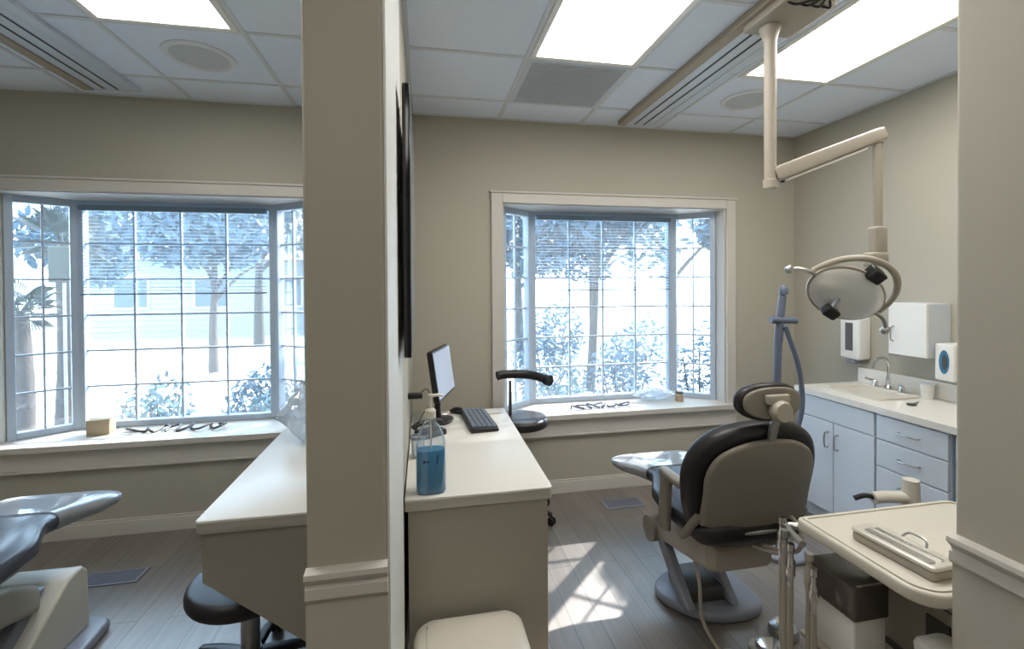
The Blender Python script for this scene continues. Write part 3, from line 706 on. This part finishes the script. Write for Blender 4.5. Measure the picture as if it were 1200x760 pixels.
# ------------------------------------------------------------------ foot control and floor cables
t = fc = thing('foot_control', 'round silver foot control disc on the floor behind the dental chair', 'pedal', (1.395, 1.65, 0))
mb = MB(); mb.lathe([(.001, 0), (.085, 0), (.09, .008), (.088, .02), (.07, .03), (.001, .03)], n=32); mb.build('base', 'cream', t)
mb = MB(); mb.lathe([(.001, .045), (.05, .045), (.062, .04), (.064, .033), (.05, .029), (.001, .029)], n=30); mb.build('disc', 'chrome', t)
mb = MB(); mb.pad(rrect(-.10, -.075, -.02, .02, .006), .01, .05, .004); mb.build('lever', 'ivory', t)
t = thing('foot_control', 'smaller silver foot pedal touching the round foot control from behind', 'pedal', (1.525, 1.74, 0))
mb = MB(); mb.lathe([(.001, 0), (.055, 0), (.06, .01), (.055, .045), (.04, .055), (.001, .057)], n=28); mb.build('base', 'metal', t)
mb = MB(); mb.lathe([(.001, .056), (.03, .056), (.032, .062), (.001, .066)], n=20); mb.build('button', 'white_plastic', t)
mb = MB(); mb.tube([(-.135, .02, .012), (-.18, .05, .012), (-.27, .0, .012), (-.36, -.12, .012), (-.36, -.25, .012)], .009, n=8, smooth=7); mb.build('hose', 'ivory', fc)
for (x, y, lb) in ((1.36, 3.02, 'dark metal floor register near the right window wall'), (-1.62, 2.78, 'dark metal floor register beside the left dental chair')):
    t = thing('floor_register', lb, 'vent', (x, y, 0))
    mb = MB(); mb.box(-.14, .14, -.065, .065, .0005, .006); mb.build('frame', 'grey', t, smooth=0, bevel=.002)
    mb = MB()
    for i in range(18): q = -.12+i*.0141; mb.box(q-.003, q+.003, -.05, .05, .006, .009)
    mb.build('grille_bars', 'bluegrey', t, smooth=0)

# ------------------------------------------------------------------ instrument arm behind the chair
t = thing('hose_stand', 'tall blue-grey jointed hose stand rising behind the dental chair headrest', 'stand', (1.985, 2.30, 0))
mb = MB(); mb.pad(ell(.15, .15, 30), 0, .03, .01); mb.build('foot', 'grey', t)
mb = MB(); mb.tube([(0, 0, .03), (-.01, 0, .9), (0, 0, 1.22)], .021, n=14); mb.build('pole', 'bluegrey', t)
mb = MB(); mb.tube([(.0, 0, 1.20), (.012, 0, 1.34), (.03, 0, 1.46)], [.024, .020], n=14); mb.lathe([(.001, -.03), (.024, -.02), (.026, .01), (.014, .03), (.001, .032)], c=(.035, 0, 1.49)); mb.build('upper_arm', 'bluegrey', t)
mb = MB(); mb.tube([(-.05, 0, 1.325), (.10, -.02, 1.32)], .02, n=14); mb.build('crossbar', 'bluegrey', t)
mb = MB(); mb.tube([(.02, -.03, 1.29), (.055, -.03, 1.20), (.10, -.03, 1.08), (.125, -.03, .95), (.125, -.03, .80), (.08, -.01, .6)], .014, n=10, smooth=6); mb.build('hose', 'bluegrey', t)

# ------------------------------------------------------------------ base cabinets along the right wall
CZ = .85; CX = 2.475
def handle(parent, p0, p1, out=(-.028, 0, 0)):
    a, b = Vector(p0), Vector(p1); o = Vector(out)
    mb = MB(); mb.tube([a, a+o*.8, a+(b-a)*.2+o, a+(b-a)*.5+o*1.1, a+(b-a)*.8+o, b+o*.8, b], .0045, n=8, smooth=4); mb.build('handle', 'metal', parent)
def cabinet(y0, y1, label, kind):
    t = thing('base_cabinet', label, 'cabinet', ((CX+XR)/2, (y0+y1)/2, 0), 0)
    T = Matrix.Translation(-Vector(t.location)); e = .0025
    mb = MB(T)
    if kind == 'sink':
        for b_ in ((CX, XR-.02, y0+e, y0+.018), (CX, XR-.02, y1-.018, y1-e), (CX, CX+.018, y0+.019, y1-.019), (XR-.04, XR-.02, y0+.019, y1-.019)): mb.box(b_[0], b_[1], b_[2], b_[3], .10, CZ-.036)
        mb.box(CX+.019, XR-.041, y0+.019, y1-.019, .10, .118)
    else: mb.box(CX, XR-.02, y0+e, y1-e, .10, CZ-.036)
    mb.box(CX+.05, XR-.02, y0+e, y1-e, 0, .0995); mb.build('body', 'cab', t, smooth=0)
    zz = [.112, .372, .522, .672, .806]
    def front(name, ya, yb, za, zb):
        mb = MB(T); mb.box(CX-.018, CX-.0005, ya, yb, za, zb); return mb.build(name, 'cab', t, smooth=0, bevel=.003)
    off = Vector(t.location)
    if kind == 'sink':
        front('drawer_front', y0+.006, y1-.006, zz[3]+.006, zz[4])
        ym = (y0+y1)/2
        d1 = front('door', y0+.006, ym-.003, zz[0], zz[3]); handle(d1, Vector((CX-.018, ym-.035, .52))-off, Vector((CX-.018, ym-.035, .61))-off)
        d2 = front('door', ym+.003, y1-.006, zz[0], zz[3]); handle(d2, Vector((CX-.018, ym+.035, .52))-off, Vector((CX-.018, ym+.035, .61))-off)
    else:
        for a, b in zip(zz[:-1], zz[1:]):
            d_ = front('drawer', y0+.006, y1-.006, a+.003, b-.003); ym = (y0+y1)/2; zc = (a+b)/2 if a > .2 else b-.08
            handle(d_, Vector((CX-.018, ym-.05, zc))-off, Vector((CX-.018, ym+.05, zc))-off)
    return t
cabinet(2.135, 2.67, 'white sink cabinet with two doors at the window end of the counter', 'sink')
cabinet(1.765, 2.133, 'white cabinet of four stacked drawers in the middle of the counter', 'drawers')
cabinet(1.15, 1.745, 'white cabinet of drawers at the near end of the counter behind the pillar', 'drawers')
t = thing('countertop', 'long cream laminate countertop with backsplash over the white cabinets', 'countertop', ((CX+XR)/2, 1.9, CZ))
T = Matrix.Translation(-Vector(t.location))
mb = MB(T)
sx0, sx1, sy0, sy1 = 2.575, 2.86, 2.22, 2.58
for b in ((CX-.03, sx0, 1.12, 2.69), (sx1, XR-.001, 1.12, 2.69), (sx0, sx1, 1.12, sy0), (sx0, sx1, sy1, 2.69)): mb.box(b[0], b[1], b[2], b[3], CZ-.035, CZ)
mb.build('slab', 'counter', t, smooth=0)
mb = MB(T); mb.box(XR-.02, XR-.001, 1.12, 2.69, CZ+.0005, CZ+.10); mb.build('backsplash', 'counter', t, smooth=0, bevel=.003)
t = thing('sink', 'cream drop-in sink basin with raised rim set in the counter', 'sink', ((sx0+sx1)/2, (sy0+sy1)/2, CZ))
mb = MB(); a, b = .155, .192
rr_ = [rrect(-a, a, -b, b, .03), rrect(-a, a, -b, b, .03), rrect(-a+.02, a-.02, -b+.02, b-.02, .03), rrect(-a+.03, a-.03, -b+.03, b-.03, .03), rrect(-a+.045, a-.045, -b+.045, b-.045, .03), rrect(-.01, .01, -.01, .01, .005)]
zs = [.0005, .010, .011, -.005, -.12, -.125]
mb.loft([[(x, y, z) for x, y in o_] for o_, z in zip(rr_, zs)], caps=True); mb.build('basin', 'cream', t)
mb = MB(); mb.lathe([(.02, -.122), (.02, -.118), (.001, -.118)], n=16); mb.build('drain', 'chrome', t)
t = thing('faucet', 'chrome arched faucet behind the sink at the window end of the counter', 'faucet', (2.91, 2.44, CZ))
mb = MB(); mb.lathe([(.001, .001), (.026, .001), (.026, .015), (.014, .03), (.013, .08), (.001, .08)]); mb.tube([(0, 0, .07), (0, .0, .16), (-.03, 0, .20), (-.08, .0, .20), (-.115, 0, .17), (-.12, 0, .14)], .009, n=10, smooth=5); mb.build('spout', 'chrome', t)
for s_ in (-1, 1):
    mb = MB(); mb.lathe([(.001, .001), (.018, .001), (.016, .03), (.008, .045), (.001, .046)], c=(0, s_*.085, 0)); mb.tube([(0, s_*.085, .04), (-.05, s_*.11, .055)], [.006, .009]); mb.build('lever', 'chrome', t)
# wall things above the counter
t = thing('soap_dispenser', 'white wall soap dispenser with dark grille strip above the sink', 'dispenser', (XR, 2.68, 1.01))
mb = MB(); mb.pad(rrect(-.075, .075, 0, .29, .02), .0005, .10, .015, f=lambda p: Vector((-p.z, p.x, p.y))); mb.build('housing', 'white_plastic', t)
mb = MB(); mb.box(-.104, -.0995, -.028, .028, .06, .25); mb.build('grille', 'strainer', t, smooth=0, bevel=.002)
mb = MB(); mb.pad(rrect(-.03, .03, -.03, .0, .006), .02, .09, .005, f=lambda p: Vector((-p.z, p.x, p.y))); mb.build('nozzle', 'grey', t)
t = thing('wall_cabinet', 'boxy white wall cabinet above the counter backsplash', 'cabinet', (XR, 2.235, 1.10), 0)
mb = MB(); mb.box(-.155, -.001, -.11, .11, 0, .31); mb.build('body', 'cab', t, smooth=0, bevel=.004)
mb = MB(); mb.box(-.175, -.157, -.11, .11, 0, .31); dr = mb.build('door', 'white_plastic', t, smooth=0, bevel=.004)
mb = MB(); mb.tube([(-.176, .08, .08), (-.195, .08, .09), (-.195, .08, .16), (-.176, .08, .17)], .004, n=8); mb.build('handle', 'metal', dr)
t = thing('electrical_outlet', 'ivory electrical outlet plate on the wall between dispenser and wall cabinet', 'outlet', (XR, 2.45, 1.12))
mb = MB(); mb.pad(rrect(-.036, .036, -.058, .058, .004), .0005, .006, .002, 2, f=lambda p: Vector((-p.z, p.x, p.y))); mb.build('plate', 'ivory', t)
mb = MB()
for z in (-.025, .025): mb.pad(rrect(-.016, .016, z-.014, z+.014, .006), .006, .009, .001, 2, f=lambda p: Vector((-p.z, p.x, p.y)))
mb.build('socket', 'shell', t)
t = thing('tissue_dispenser', 'white tissue dispenser with blue oval opening on the wall right of the wall cabinet', 'dispenser', (XR, 2.06, .985))
mb = MB(); mb.pad(rrect(-.05, .05, 0, .205, .012), .0005, .14, .008, f=lambda p: Vector((-p.z, p.x, p.y))); mb.build('housing', 'white_plastic', t)
mb = MB(); mb.pad(ell(.026, .066, 24), 0, .003, .001, 1, f=lambda p: Vector((-.1405-p.z, p.x, .105+p.y))); mb.build('tissue', 'tissue', t)
mb = MB(); mb.pad(ell(.014, .045, 20), 0, .002, .0008, 1, f=lambda p: Vector((-.1435-p.z, p.x-.004, .105+p.y))); mb.build('slot', 'darkgrey', t)
t = tag(empty('cup', (2.90, 2.20, CZ)), 'white paper cup on the counter between sink and wall cabinet', 'cup')
mb = MB(); mb.lathe([(.001, .001), (.026, .001), (.035, .085), (.037, .088), (.033, .088), (.025, .006), (.001, .006)]); mb.build('wall', 'white_plastic', t)
mb = MB(); mb.lathe([(.0345, .083), (.038, .086), (.038, .09), (.034, .09)], n=24); mb.build('rim', 'cab', t)
t = tag(empty('hand_mirror', (2.66, 2.10, CZ), R(20)), 'small dark dental hand mirror lying on the counter beside the sink', 'mirror')
mb = MB(); mb.pad(ell(.03, .022, 20), .0008, .008, .003, 2); mb.build('glass', 'darkgrey', t)
mb = MB(); mb.tube([(.028, 0, .005), (.09, .0, .005)], .004); mb.build('handle', 'grey', t)

# ------------------------------------------------------------------ delivery cart in the right foreground
t = thing('delivery_cart', 'cream mobile dental cart with rounded tray top beside the right pillar', 'cart', (1.42, 1.05, 0))
T = Matrix.Translation(-Vector(t.location))
def cart_o(i):
    o = []
    for cx, cy, a0, r in ((1.74-.05, 1.25-.05, 0, .05), (1.137+.022, 1.25-.022, 90, .022), (1.137+.07, .858+.07, 180, .07), (1.74-.05, .858+.05, 270, .05)):
        for k in range(7):
            a = R(a0+15*k); q = max(r-i, .004) if r > i else .004
            sx = 1 if cx > 1.4 else -1; sy = 1 if cy > 1.05 else -1
            ccx = cx+sx*(r-i-q); ccy = cy+sy*(r-i-q); o.append((ccx+q*math.cos(a), ccy+q*math.sin(a)))
    return o
mb = MB(T); mb.pad(cart_o(0), .765, .80, .008, 3); top = mb.build('tray_top', 'cream', t)
mb = MB(T); o1 = cart_o(.012); o2 = cart_o(.022)
mb.loft([[(x, y, z) for x, y in o] for o, z in ((o1, .7995), (o1, .804), (o2, .804), (o2, .7995))], caps=False); mb.build('tray_rim', 'cream', top)
mb = MB(T); mb.box(1.36, 1.70, .89, 1.20, .09, .765); cb = mb.build('body', 'ivory', t, smooth=0, bevel=.01)
mb = MB(T)
for z in (.60, .44, .28): mb.box(1.37, 1.69, .886, .890, z-.003, z+.003)
mb.build('drawer_gap', 'liner', cb, smooth=0)
mb = MB(T)
mb.box(1.355, 1.360, .95, 1.16, .655, .66); mb.box(1.352, 1.36, .97, 1.03, .50, .62); mb.box(1.35, 1.36, 1.05, 1.15, .42, .47); mb.build('control_panel', 'darkgrey', cb, smooth=0, bevel=.002)
mb = MB(T); mb.box(1.14, 1.36, .84, 1.235, .44, .455); mb.build('shelf', 'ivory', t, smooth=0, bevel=.003)
mb = MB(T); mb.box(1.20, 1.70, .88, 1.21, .05, .09); bs = mb.build('chassis', 'shell', t, smooth=0, bevel=.01)
for i, (x, y) in enumerate(((1.23, .90), (1.68, .90), (1.23, 1.19), (1.68, 1.19))):
    mb = MB(T); mb.lathe([(.001, -.012), (.022, -.012), (.025, -.008), (.025, .008), (.022, .012), (.001, .012)], c=(x, y, .0255), axis=(1, 0, 0), n=18); mb.build('caster', 'black', bs)
# bracket with handpieces hanging at the corner
mb = MB(T); mb.tube([(1.20, 1.235, .77), (1.16, 1.255, .765), (1.125, 1.265, .76), (1.10, 1.18, .755)], .011, n=10, smooth=4); hb = mb.build('holder_bracket', 'metal', t)
hand = [(1.112, 1.275, 'chrome', .715), (1.098, 1.245, 'metal', .69), (1.090, 1.215, 'chrome', .665), (1.118, 1.175, 'ivory', .655), (1.105, 1.145, 'chrome', .63)]
for x, y, mm, z in hand:
    mb = MB(T); mb.lathe([(.001, .075), (.011, .075), (.012, .055), (.008, .05), (.0095, .03), (.013, .025), (.0135, -.02), (.009, -.03), (.009, -.05), (.007, -.06), (.001, -.06)], c=(x, y, z), n=16); hp_ = mb.build('handpiece', mm, t)
    mb = MB(T); mb.tube([(x, y, z-.055), (x, y, z-.25), (x+.005, y-.01, .18), (x+.03, y-.04, .10), (x+.10, y-.08, .10)], .0085, n=8, smooth=5); mb.build('hose', 'ivory', hp_)

t = thing('storage_box', 'smoked dark plastic container lid on a white box beneath the tray top', 'box', (1.222, 1.15, .4555), 0)
mb = MB(); mb.pad(rrect(-.056, .050, -.078, .078, .006), .0, .15, .004); mb.build('base', 'white_plastic', t)
mb = MB(); mb.pad(rrect(-.062, .056, -.084, .084, .008), .135, .228, .006); mb.build('lid', 'smoke', t)
mb = MB(); mb.box(-.045, .04, -.078, -.072, .2285, .231); mb.build('lid_rib', 'ivory', t, smooth=0)

t = thing('instrument_cassette', 'long silver instrument cassette lying on the cream tray top', 'cassette', (1.285, 1.02, .8045), R(94))
t.location = (1.245, 1.01, .8)
mb = MB(); mb.pad(rrect(-.105, .105, -.042, .042, .012), .0008, .024, .005); mb.build('base', 'ivory', t)
mb = MB(); mb.pad(rrect(-.108, .108, -.044, .044, .014), .0245, .036, .005); ld = mb.build('lid', 'cassette', t)
mb = MB(); mb.box(-.09, .075, .012, .030, .036, .041); mb.box(-.09, .075, -.02, -.008, .036, .039); mb.build('rib', 'chrome', ld, smooth=0, bevel=.002)
mb = MB(); mb.tube([(-.03, -.045, .03), (-.02, -.06, .045), (.02, -.06, .045), (.03, -.045, .03)], .003, n=8, smooth=3); mb.build('latch', 'metal', t)

# assistant suction arm behind the cart
t = thing('suction_arm', 'cream angled suction arm with black hose end behind the tray top', 'arm', (2.05, 1.62, 0)); t.scale = (1, 1, .92)
mb = MB(); mb.pad(ell(.14, .14, 28), 0, .03, .01); mb.build('foot', 'grey', t)
mb = MB(); mb.cyl((0, 0, .03), (0, 0, .60), .02); mb.build('post', 'ivory', t)
mb = MB(); mb.tube([(-.0, .0, .66), (-.10, .03, .66), (-.15, .04, .655)], .026, n=14); mb.cyl((0, 0, .585), (0, 0, .745), .035, .03, n=20); arm_ = mb.build('arm', 'cream', t)
mb = MB(); mb.tube([(-.14, .04, .655), (-.18, .05, .665), (-.215, .07, .645)], .011, n=10, smooth=4); mb.build('hose_end', 'black', arm_)

# rounded white shape low by the right pillar
t = thing('chair_back', 'rounded white plastic chair back low beside the right pillar', 'chair', (1.34, .79, 0))
bpy.data.objects.remove(t)
t = thing('waste_bin', 'rounded white waste bin low under the cart corner beside the right pillar', 'bin', (1.235, .905, 0))
mb = MB(); mb.loft([[(x*s_, y*s_, z) for x, y in rrect(-.055, .055, -.05, .05, .025)] for s_, z in ((.8, 0), (.84, .01), (.98, .56), (1, .60), (.95, .63), (.8, .65), (.4, .66), (.05, .662))])
bpy.data.objects.remove(t)
bo = mb.build('waste_container', 'white_plastic'); bo.location = (1.255, .905, .4555); bo.scale = (1, 1, .28)
tag(bo, 'rounded white container under the near corner of the tray top beside the right pillar', 'container')

# ------------------------------------------------------------------ outside
o = MB(); o.box(-30, 30, YW+.0, 40, -.35, -.25); o = o.build('garden_lawn', 'grass', smooth=0); tag(o, 'pale sunlit lawn stretching away outside both windows', 'lawn'); struct(o)
o = MB(); o.box(-30, 30, 7.5, 11, -.25, -.235); o = o.build('street', 'path', smooth=0); tag(o, 'pale concrete street beyond the lawn', 'street'); struct(o)
o = MB(); o.box(-6, 6, YW+.14, 4.9, -.25, -.20); o = o.build('mulch_bed', 'soil', smooth=0); tag(o, 'brown mulch bed under the windows outside', 'bed'); struct(o)

def leaves(name, blobs, n, size, mtl, parent, seed):
    q = random.Random(seed); mb = MB()
    for _ in range(n):
        cx, cy, cz, rx, ry, rz_ = q.choice(blobs)
        while True:
            p = Vector((q.uniform(-1, 1), q.uniform(-1, 1), q.uniform(-1, 1)))
            if .35 < p.length < 1: break
        c_ = Vector((cx+p.x*rx, cy+p.y*ry, cz+p.z*rz_)); s_ = size*q.uniform(.6, 1.3)
        a = Vector((q.gauss(0, 1), q.gauss(0, 1), q.gauss(0, 1))).normalized(); b = a.orthogonal().normalized()
        vs = [mb.v(c_+a*s_), mb.v(c_+b*s_*.4), mb.v(c_-a*s_), mb.v(c_-b*s_*.4)]; mb.face(vs)
    return mb.build(name, mtl, parent, smooth=0)
def tree(x, y, h, r, label, seed, m_='leaf1', n=1500, lean=0, size=.10, group=None):
    q = random.Random(seed); t = thing('tree', label, 'tree', (x, y, -.25), 0, group)
    mb = MB(); mb.tube([(0, 0, 0), (lean*.3, 0, h*.25), (lean*.7, .1, h*.5), (lean, .1, h*.75)], [.075*r, .03*r], n=10, smooth=4)
    for k in range(6):
        a = k*1.1; mb.tube([(lean*.6, .05, h*(.4+.05*k)), (lean*.8+math.cos(a)*r*.4, math.sin(a)*r*.3, h*(.55+.05*k)), (lean+math.cos(a)*r*.75, math.sin(a)*r*.6, h*(.62+.05*k))], [.035*r, .01*r], n=6, smooth=3)
    mb.build('trunk', 'bark', t)
    bl = [(lean+q.uniform(-.6, .6)*r, q.uniform(-.5, .5)*r, h*q.uniform(.55, .95), r*.55, r*.5, r*.42) for _ in range(8)]
    leaves('foliage', bl, n, size, m_, t, seed); return t
tree(2.75, 7.4, 4.8, 1.15, 'leafy tree with dark trunk and broad crown outside the middle of the right window', 11, lean=.25, n=5500, size=.15)
tree(5.2, 9.0, 4.6, 1.6, 'pale green tree behind the right side pane of the right window', 12, 'leaf2', n=1600, size=.13)
tree(-1.3, 15.6, 4.8, 1.4, 'distant broad tree at the right part of the left window', 13, n=2000, size=.15)
tree(-5.0, 15.5, 5.6, 2.2, 'distant broad tree at the left part of the left window', 14, 'leaf2', n=1800, size=.16)
tree(2.2, 17.0, 6.0, 2.0, 'distant dark tree at the left of the right window', 15, n=1800, size=.16)
tree(4.8, 5.85, 4.15, .88, 'unseen dense round tree added beside the right window to block the sun', 41, n=6500, size=.15)  # out of view; placed to cut down the sun patch on the floor
tree(2.6, 12.5, 4.2, 1.7, 'bushy tree across the lawn behind the middle of the right window', 42, n=2200, size=.16)
tree(5.3, 14.0, 4.6, 1.8, 'bushy tree across the lawn behind the right part of the right window', 43, n=2200, size=.17)
def shrub(x, y, r, h, label, seed, m_='leaf2', n=700, group=None):
    t = thing('shrub', label, 'shrub', (x, y, -.22), 0, group)
    mb = MB(); q = random.Random(seed)
    for k in range(6):
        a = k*1.05; mb.tube([(0, 0, 0), (math.cos(a)*r*.3, math.sin(a)*r*.3, h*.4), (math.cos(a)*r*.6, math.sin(a)*r*.5, h*.8)], [.012, .004], n=6, smooth=3)
    mb.build('stem', 'bark', t)
    leaves('foliage', [(0, 0, h*.55, r, r, h*.45), (r*.3, 0, h*.75, r*.6, r*.6, h*.3), (-r*.35, .1, h*.5, r*.6, r*.6, h*.35)], n, .04, m_, t, seed)
shrub(1.25, 4.35, .34, 1.05, 'low leafy shrub outside the left half of the right window', 21)
shrub(1.95, 4.45, .36, 1.25, 'leafy shrub outside the middle of the right window', 22, 'leaf1')
shrub(2.75, 4.25, .34, 1.35, 'dark leafy shrub outside the right side pane of the right window', 23, 'leaf1')
shrub(1.55, 5.6, .5, 1.5, 'taller shrub on the lawn seen through the left half of the right window', 28, 'leaf1', 1500)
shrub(2.9, 6.0, .55, 1.3, 'wide shrub on the lawn seen through the right half of the right window', 29, 'leaf2', 1500)
shrub(3.6, 4.6, .4, 1.1, 'round shrub farther right outside the right window', 24)
shrub(-2.35, 4.6, .36, .95, 'low shrub outside the left centre pane of the left window', 25)
shrub(-1.3, 4.5, .34, .85, 'low pale shrub outside the middle of the left window', 26)
shrub(-.55, 4.3, .30, 1.05, 'leafy shrub outside the right end of the left window', 27, 'leaf1')

shrub(-1.85, 5.6, .36, .85, 'leafy shrub outside just left of the middle of the left window', 51, 'leaf1')
shrub(-.95, 5.6, .34, .8, 'small leafy shrub outside the right centre pane of the left window', 52, 'leaf1')
tree(-4.3, 10.6, 3.7, 1.3, 'bushy low tree across the lawn behind the middle of the left window', 53, 'leaf1', n=2400, size=.13)
tree(-7.6, 11.6, 3.9, 1.4, 'bushy low tree across the lawn behind the left part of the left window', 54, 'leaf1', n=2400, size=.13)

# palm outside the left side pane
def palm(x, y, h, L0, label, seed):
    t = thing('palm_tree', label, 'palm', (x, y, -.25))
    mb = MB(); mb.tube([(0, 0, 0), (.05, 0, h*.5), (.02, 0, h)], [.09, .065], n=12, smooth=4); mb.build('trunk', 'bark', t)
    q = random.Random(seed); mb = MB()
    for k in range(26):
        a = 2*PI*k/26+q.uniform(-.1, .1); e = q.uniform(-.5, 1.3); d_ = Vector((math.cos(a)*math.cos(e), math.sin(a)*math.cos(e), math.sin(e)))
        p0 = Vector((.02, 0, h)); p1 = p0+d_*L0*.6
        for j in range(23):
            b = (j-11)/11*1.35; side = d_.cross(Vector((0, 0, 1))).normalized(); dd = (d_*math.cos(b)+side*math.sin(b)).normalized()
            L_ = L0*(1-.25*abs(b)); w_ = dd.orthogonal().normalized()*.006; m1 = p1+dd*L_*.6; tip = p1+dd*L_+Vector((0, 0, -.06))
            mb.face([mb.v(p1), mb.v(m1+w_), mb.v(tip), mb.v(m1-w_)])
        mb.tube([p0, p1], .007, n=5)
    mb.build('fronds', 'palm', t, smooth=0)
palm(-3.80, 5.75, 2.25, .33, 'taller spiky palm behind the grey-green board outside the left side pane', 5)
palm(-3.62, 4.95, 1.55, .26, 'shorter spiky palm low in the left side pane', 6)
t = thing('sign_board', 'plain grey-green board on a post among the palm fronds outside the left window', 'sign', (-3.03, 4.60, -.25))
mb = MB(); mb.box(-.10, .10, -.01, .01, 1.83, 2.14); mb.build('board', 'sign', t, smooth=0, bevel=.01)
mb = MB(); mb.cyl((0, .025, 0), (0, .025, 2.05), .012, n=8); mb.build('post', 'grey', t)

# houses across the street
def house(x0, x1, y, h, label):
    t = thing('house', label, 'house', ((x0+x1)/2, y, -.25))
    a = (x1-x0)/2
    mb = MB(); mb.box(-a, a, 0, 5, 0, h)
    i = 0
    while .2*i < h: mb.box(-a, a, -.02, 0, .2*i, .2*i+.17); i += 1
    wl = mb.build('wall', 'siding', t, smooth=0)
    mb = MB(); mb.loft([[(x, -.5, h), (x, 5.5, h), (x, 2.5, h+1.5)] for x in (-a-.4, a+.4)]); mb.build('roof', 'roof', t, smooth=0)
    for wx in (-a*.55, 0, a*.55):
        mb = MB(); mb.box(wx-.6, wx+.6, -.06, -.021, 1.0, 2.2); wn = mb.build('window_frame', 'trim', wl, smooth=0)
        mb = MB(); mb.box(wx-.52, wx+.52, -.07, -.0605, 1.08, 2.12); mb.build('window_pane', 'darkglass', wl, smooth=0)
house(-12.5, -3.0, 19, 2.8, 'pale sided house with brown roof across the street beyond the left window')

# ------------------------------------------------------------------ light
W = bpy.data.worlds.new('sky'); bpy.context.scene.world = W; W.use_nodes = True
nt = W.node_tree; bg = nt.nodes['Background']
sky = nt.nodes.new('ShaderNodeTexSky'); sky.sky_type = 'HOSEK_WILKIE'; sky.turbidity = 3; sky.ground_albedo = .6
sd = Vector((.62, .62, .60)).normalized(); sky.sun_direction = sd
mixw = nt.nodes.new('ShaderNodeMix'); mixw.data_type = 'RGBA'; mixw.inputs[0].default_value = .75
nt.links.new(sky.outputs[0], mixw.inputs[6]); mixw.inputs[7].default_value = (.52, .76, 1.0, 1)
nt.links.new(mixw.outputs[2], bg.inputs[0]); bg.inputs[1].default_value = 9.0
sun = bpy.data.lights.new('sun', 'SUN'); sun.energy = 16; sun.angle = R(.6); sun.color = (1, .97, .92)
so = bpy.data.objects.new('sun', sun); C.objects.link(so); so.rotation_euler = sd.to_track_quat('Z', 'Y').to_euler(); so.location = sd*8

# ------------------------------------------------------------------ camera
cam = bpy.data.cameras.new('camera'); co = bpy.data.objects.new('camera', cam); C.objects.link(co)
cam.sensor_fit = 'HORIZONTAL'; cam.sensor_width = 36; cam.lens = 541.64/1200*36; cam.shift_y = -(380-339.84)/1200
cam.clip_start = .02
yaw, pit, rol = R(10.852), R(-.577), R(-.391)
fwd = Vector((math.sin(yaw)*math.cos(pit), math.cos(yaw)*math.cos(pit), math.sin(pit)))
right = Vector((math.cos(yaw), -math.sin(yaw), 0)); upv = right.cross(fwd)
r_ = right*math.cos(rol)+upv*math.sin(rol); u_ = -right*math.sin(rol)+upv*math.cos(rol)
mm = Matrix((r_, u_, -fwd)).transposed().to_4x4(); mm.translation = Vector((0, 0, 1.53)); co.matrix_world = mm
sc = bpy.context.scene; sc.camera = co
sc.view_settings.view_transform = 'Standard'; sc.view_settings.look = 'None'; sc.view_settings.gamma = 1; sc.view_settings.exposure = .55; sc.view_settings.use_curve_mapping = False
sc.cycles.use_denoising = True
sc.cycles.max_bounces = 10; sc.cycles.diffuse_bounces = 5; sc.cycles.transparent_max_bounces = 16; sc.cycles.sample_clamp_indirect = 6
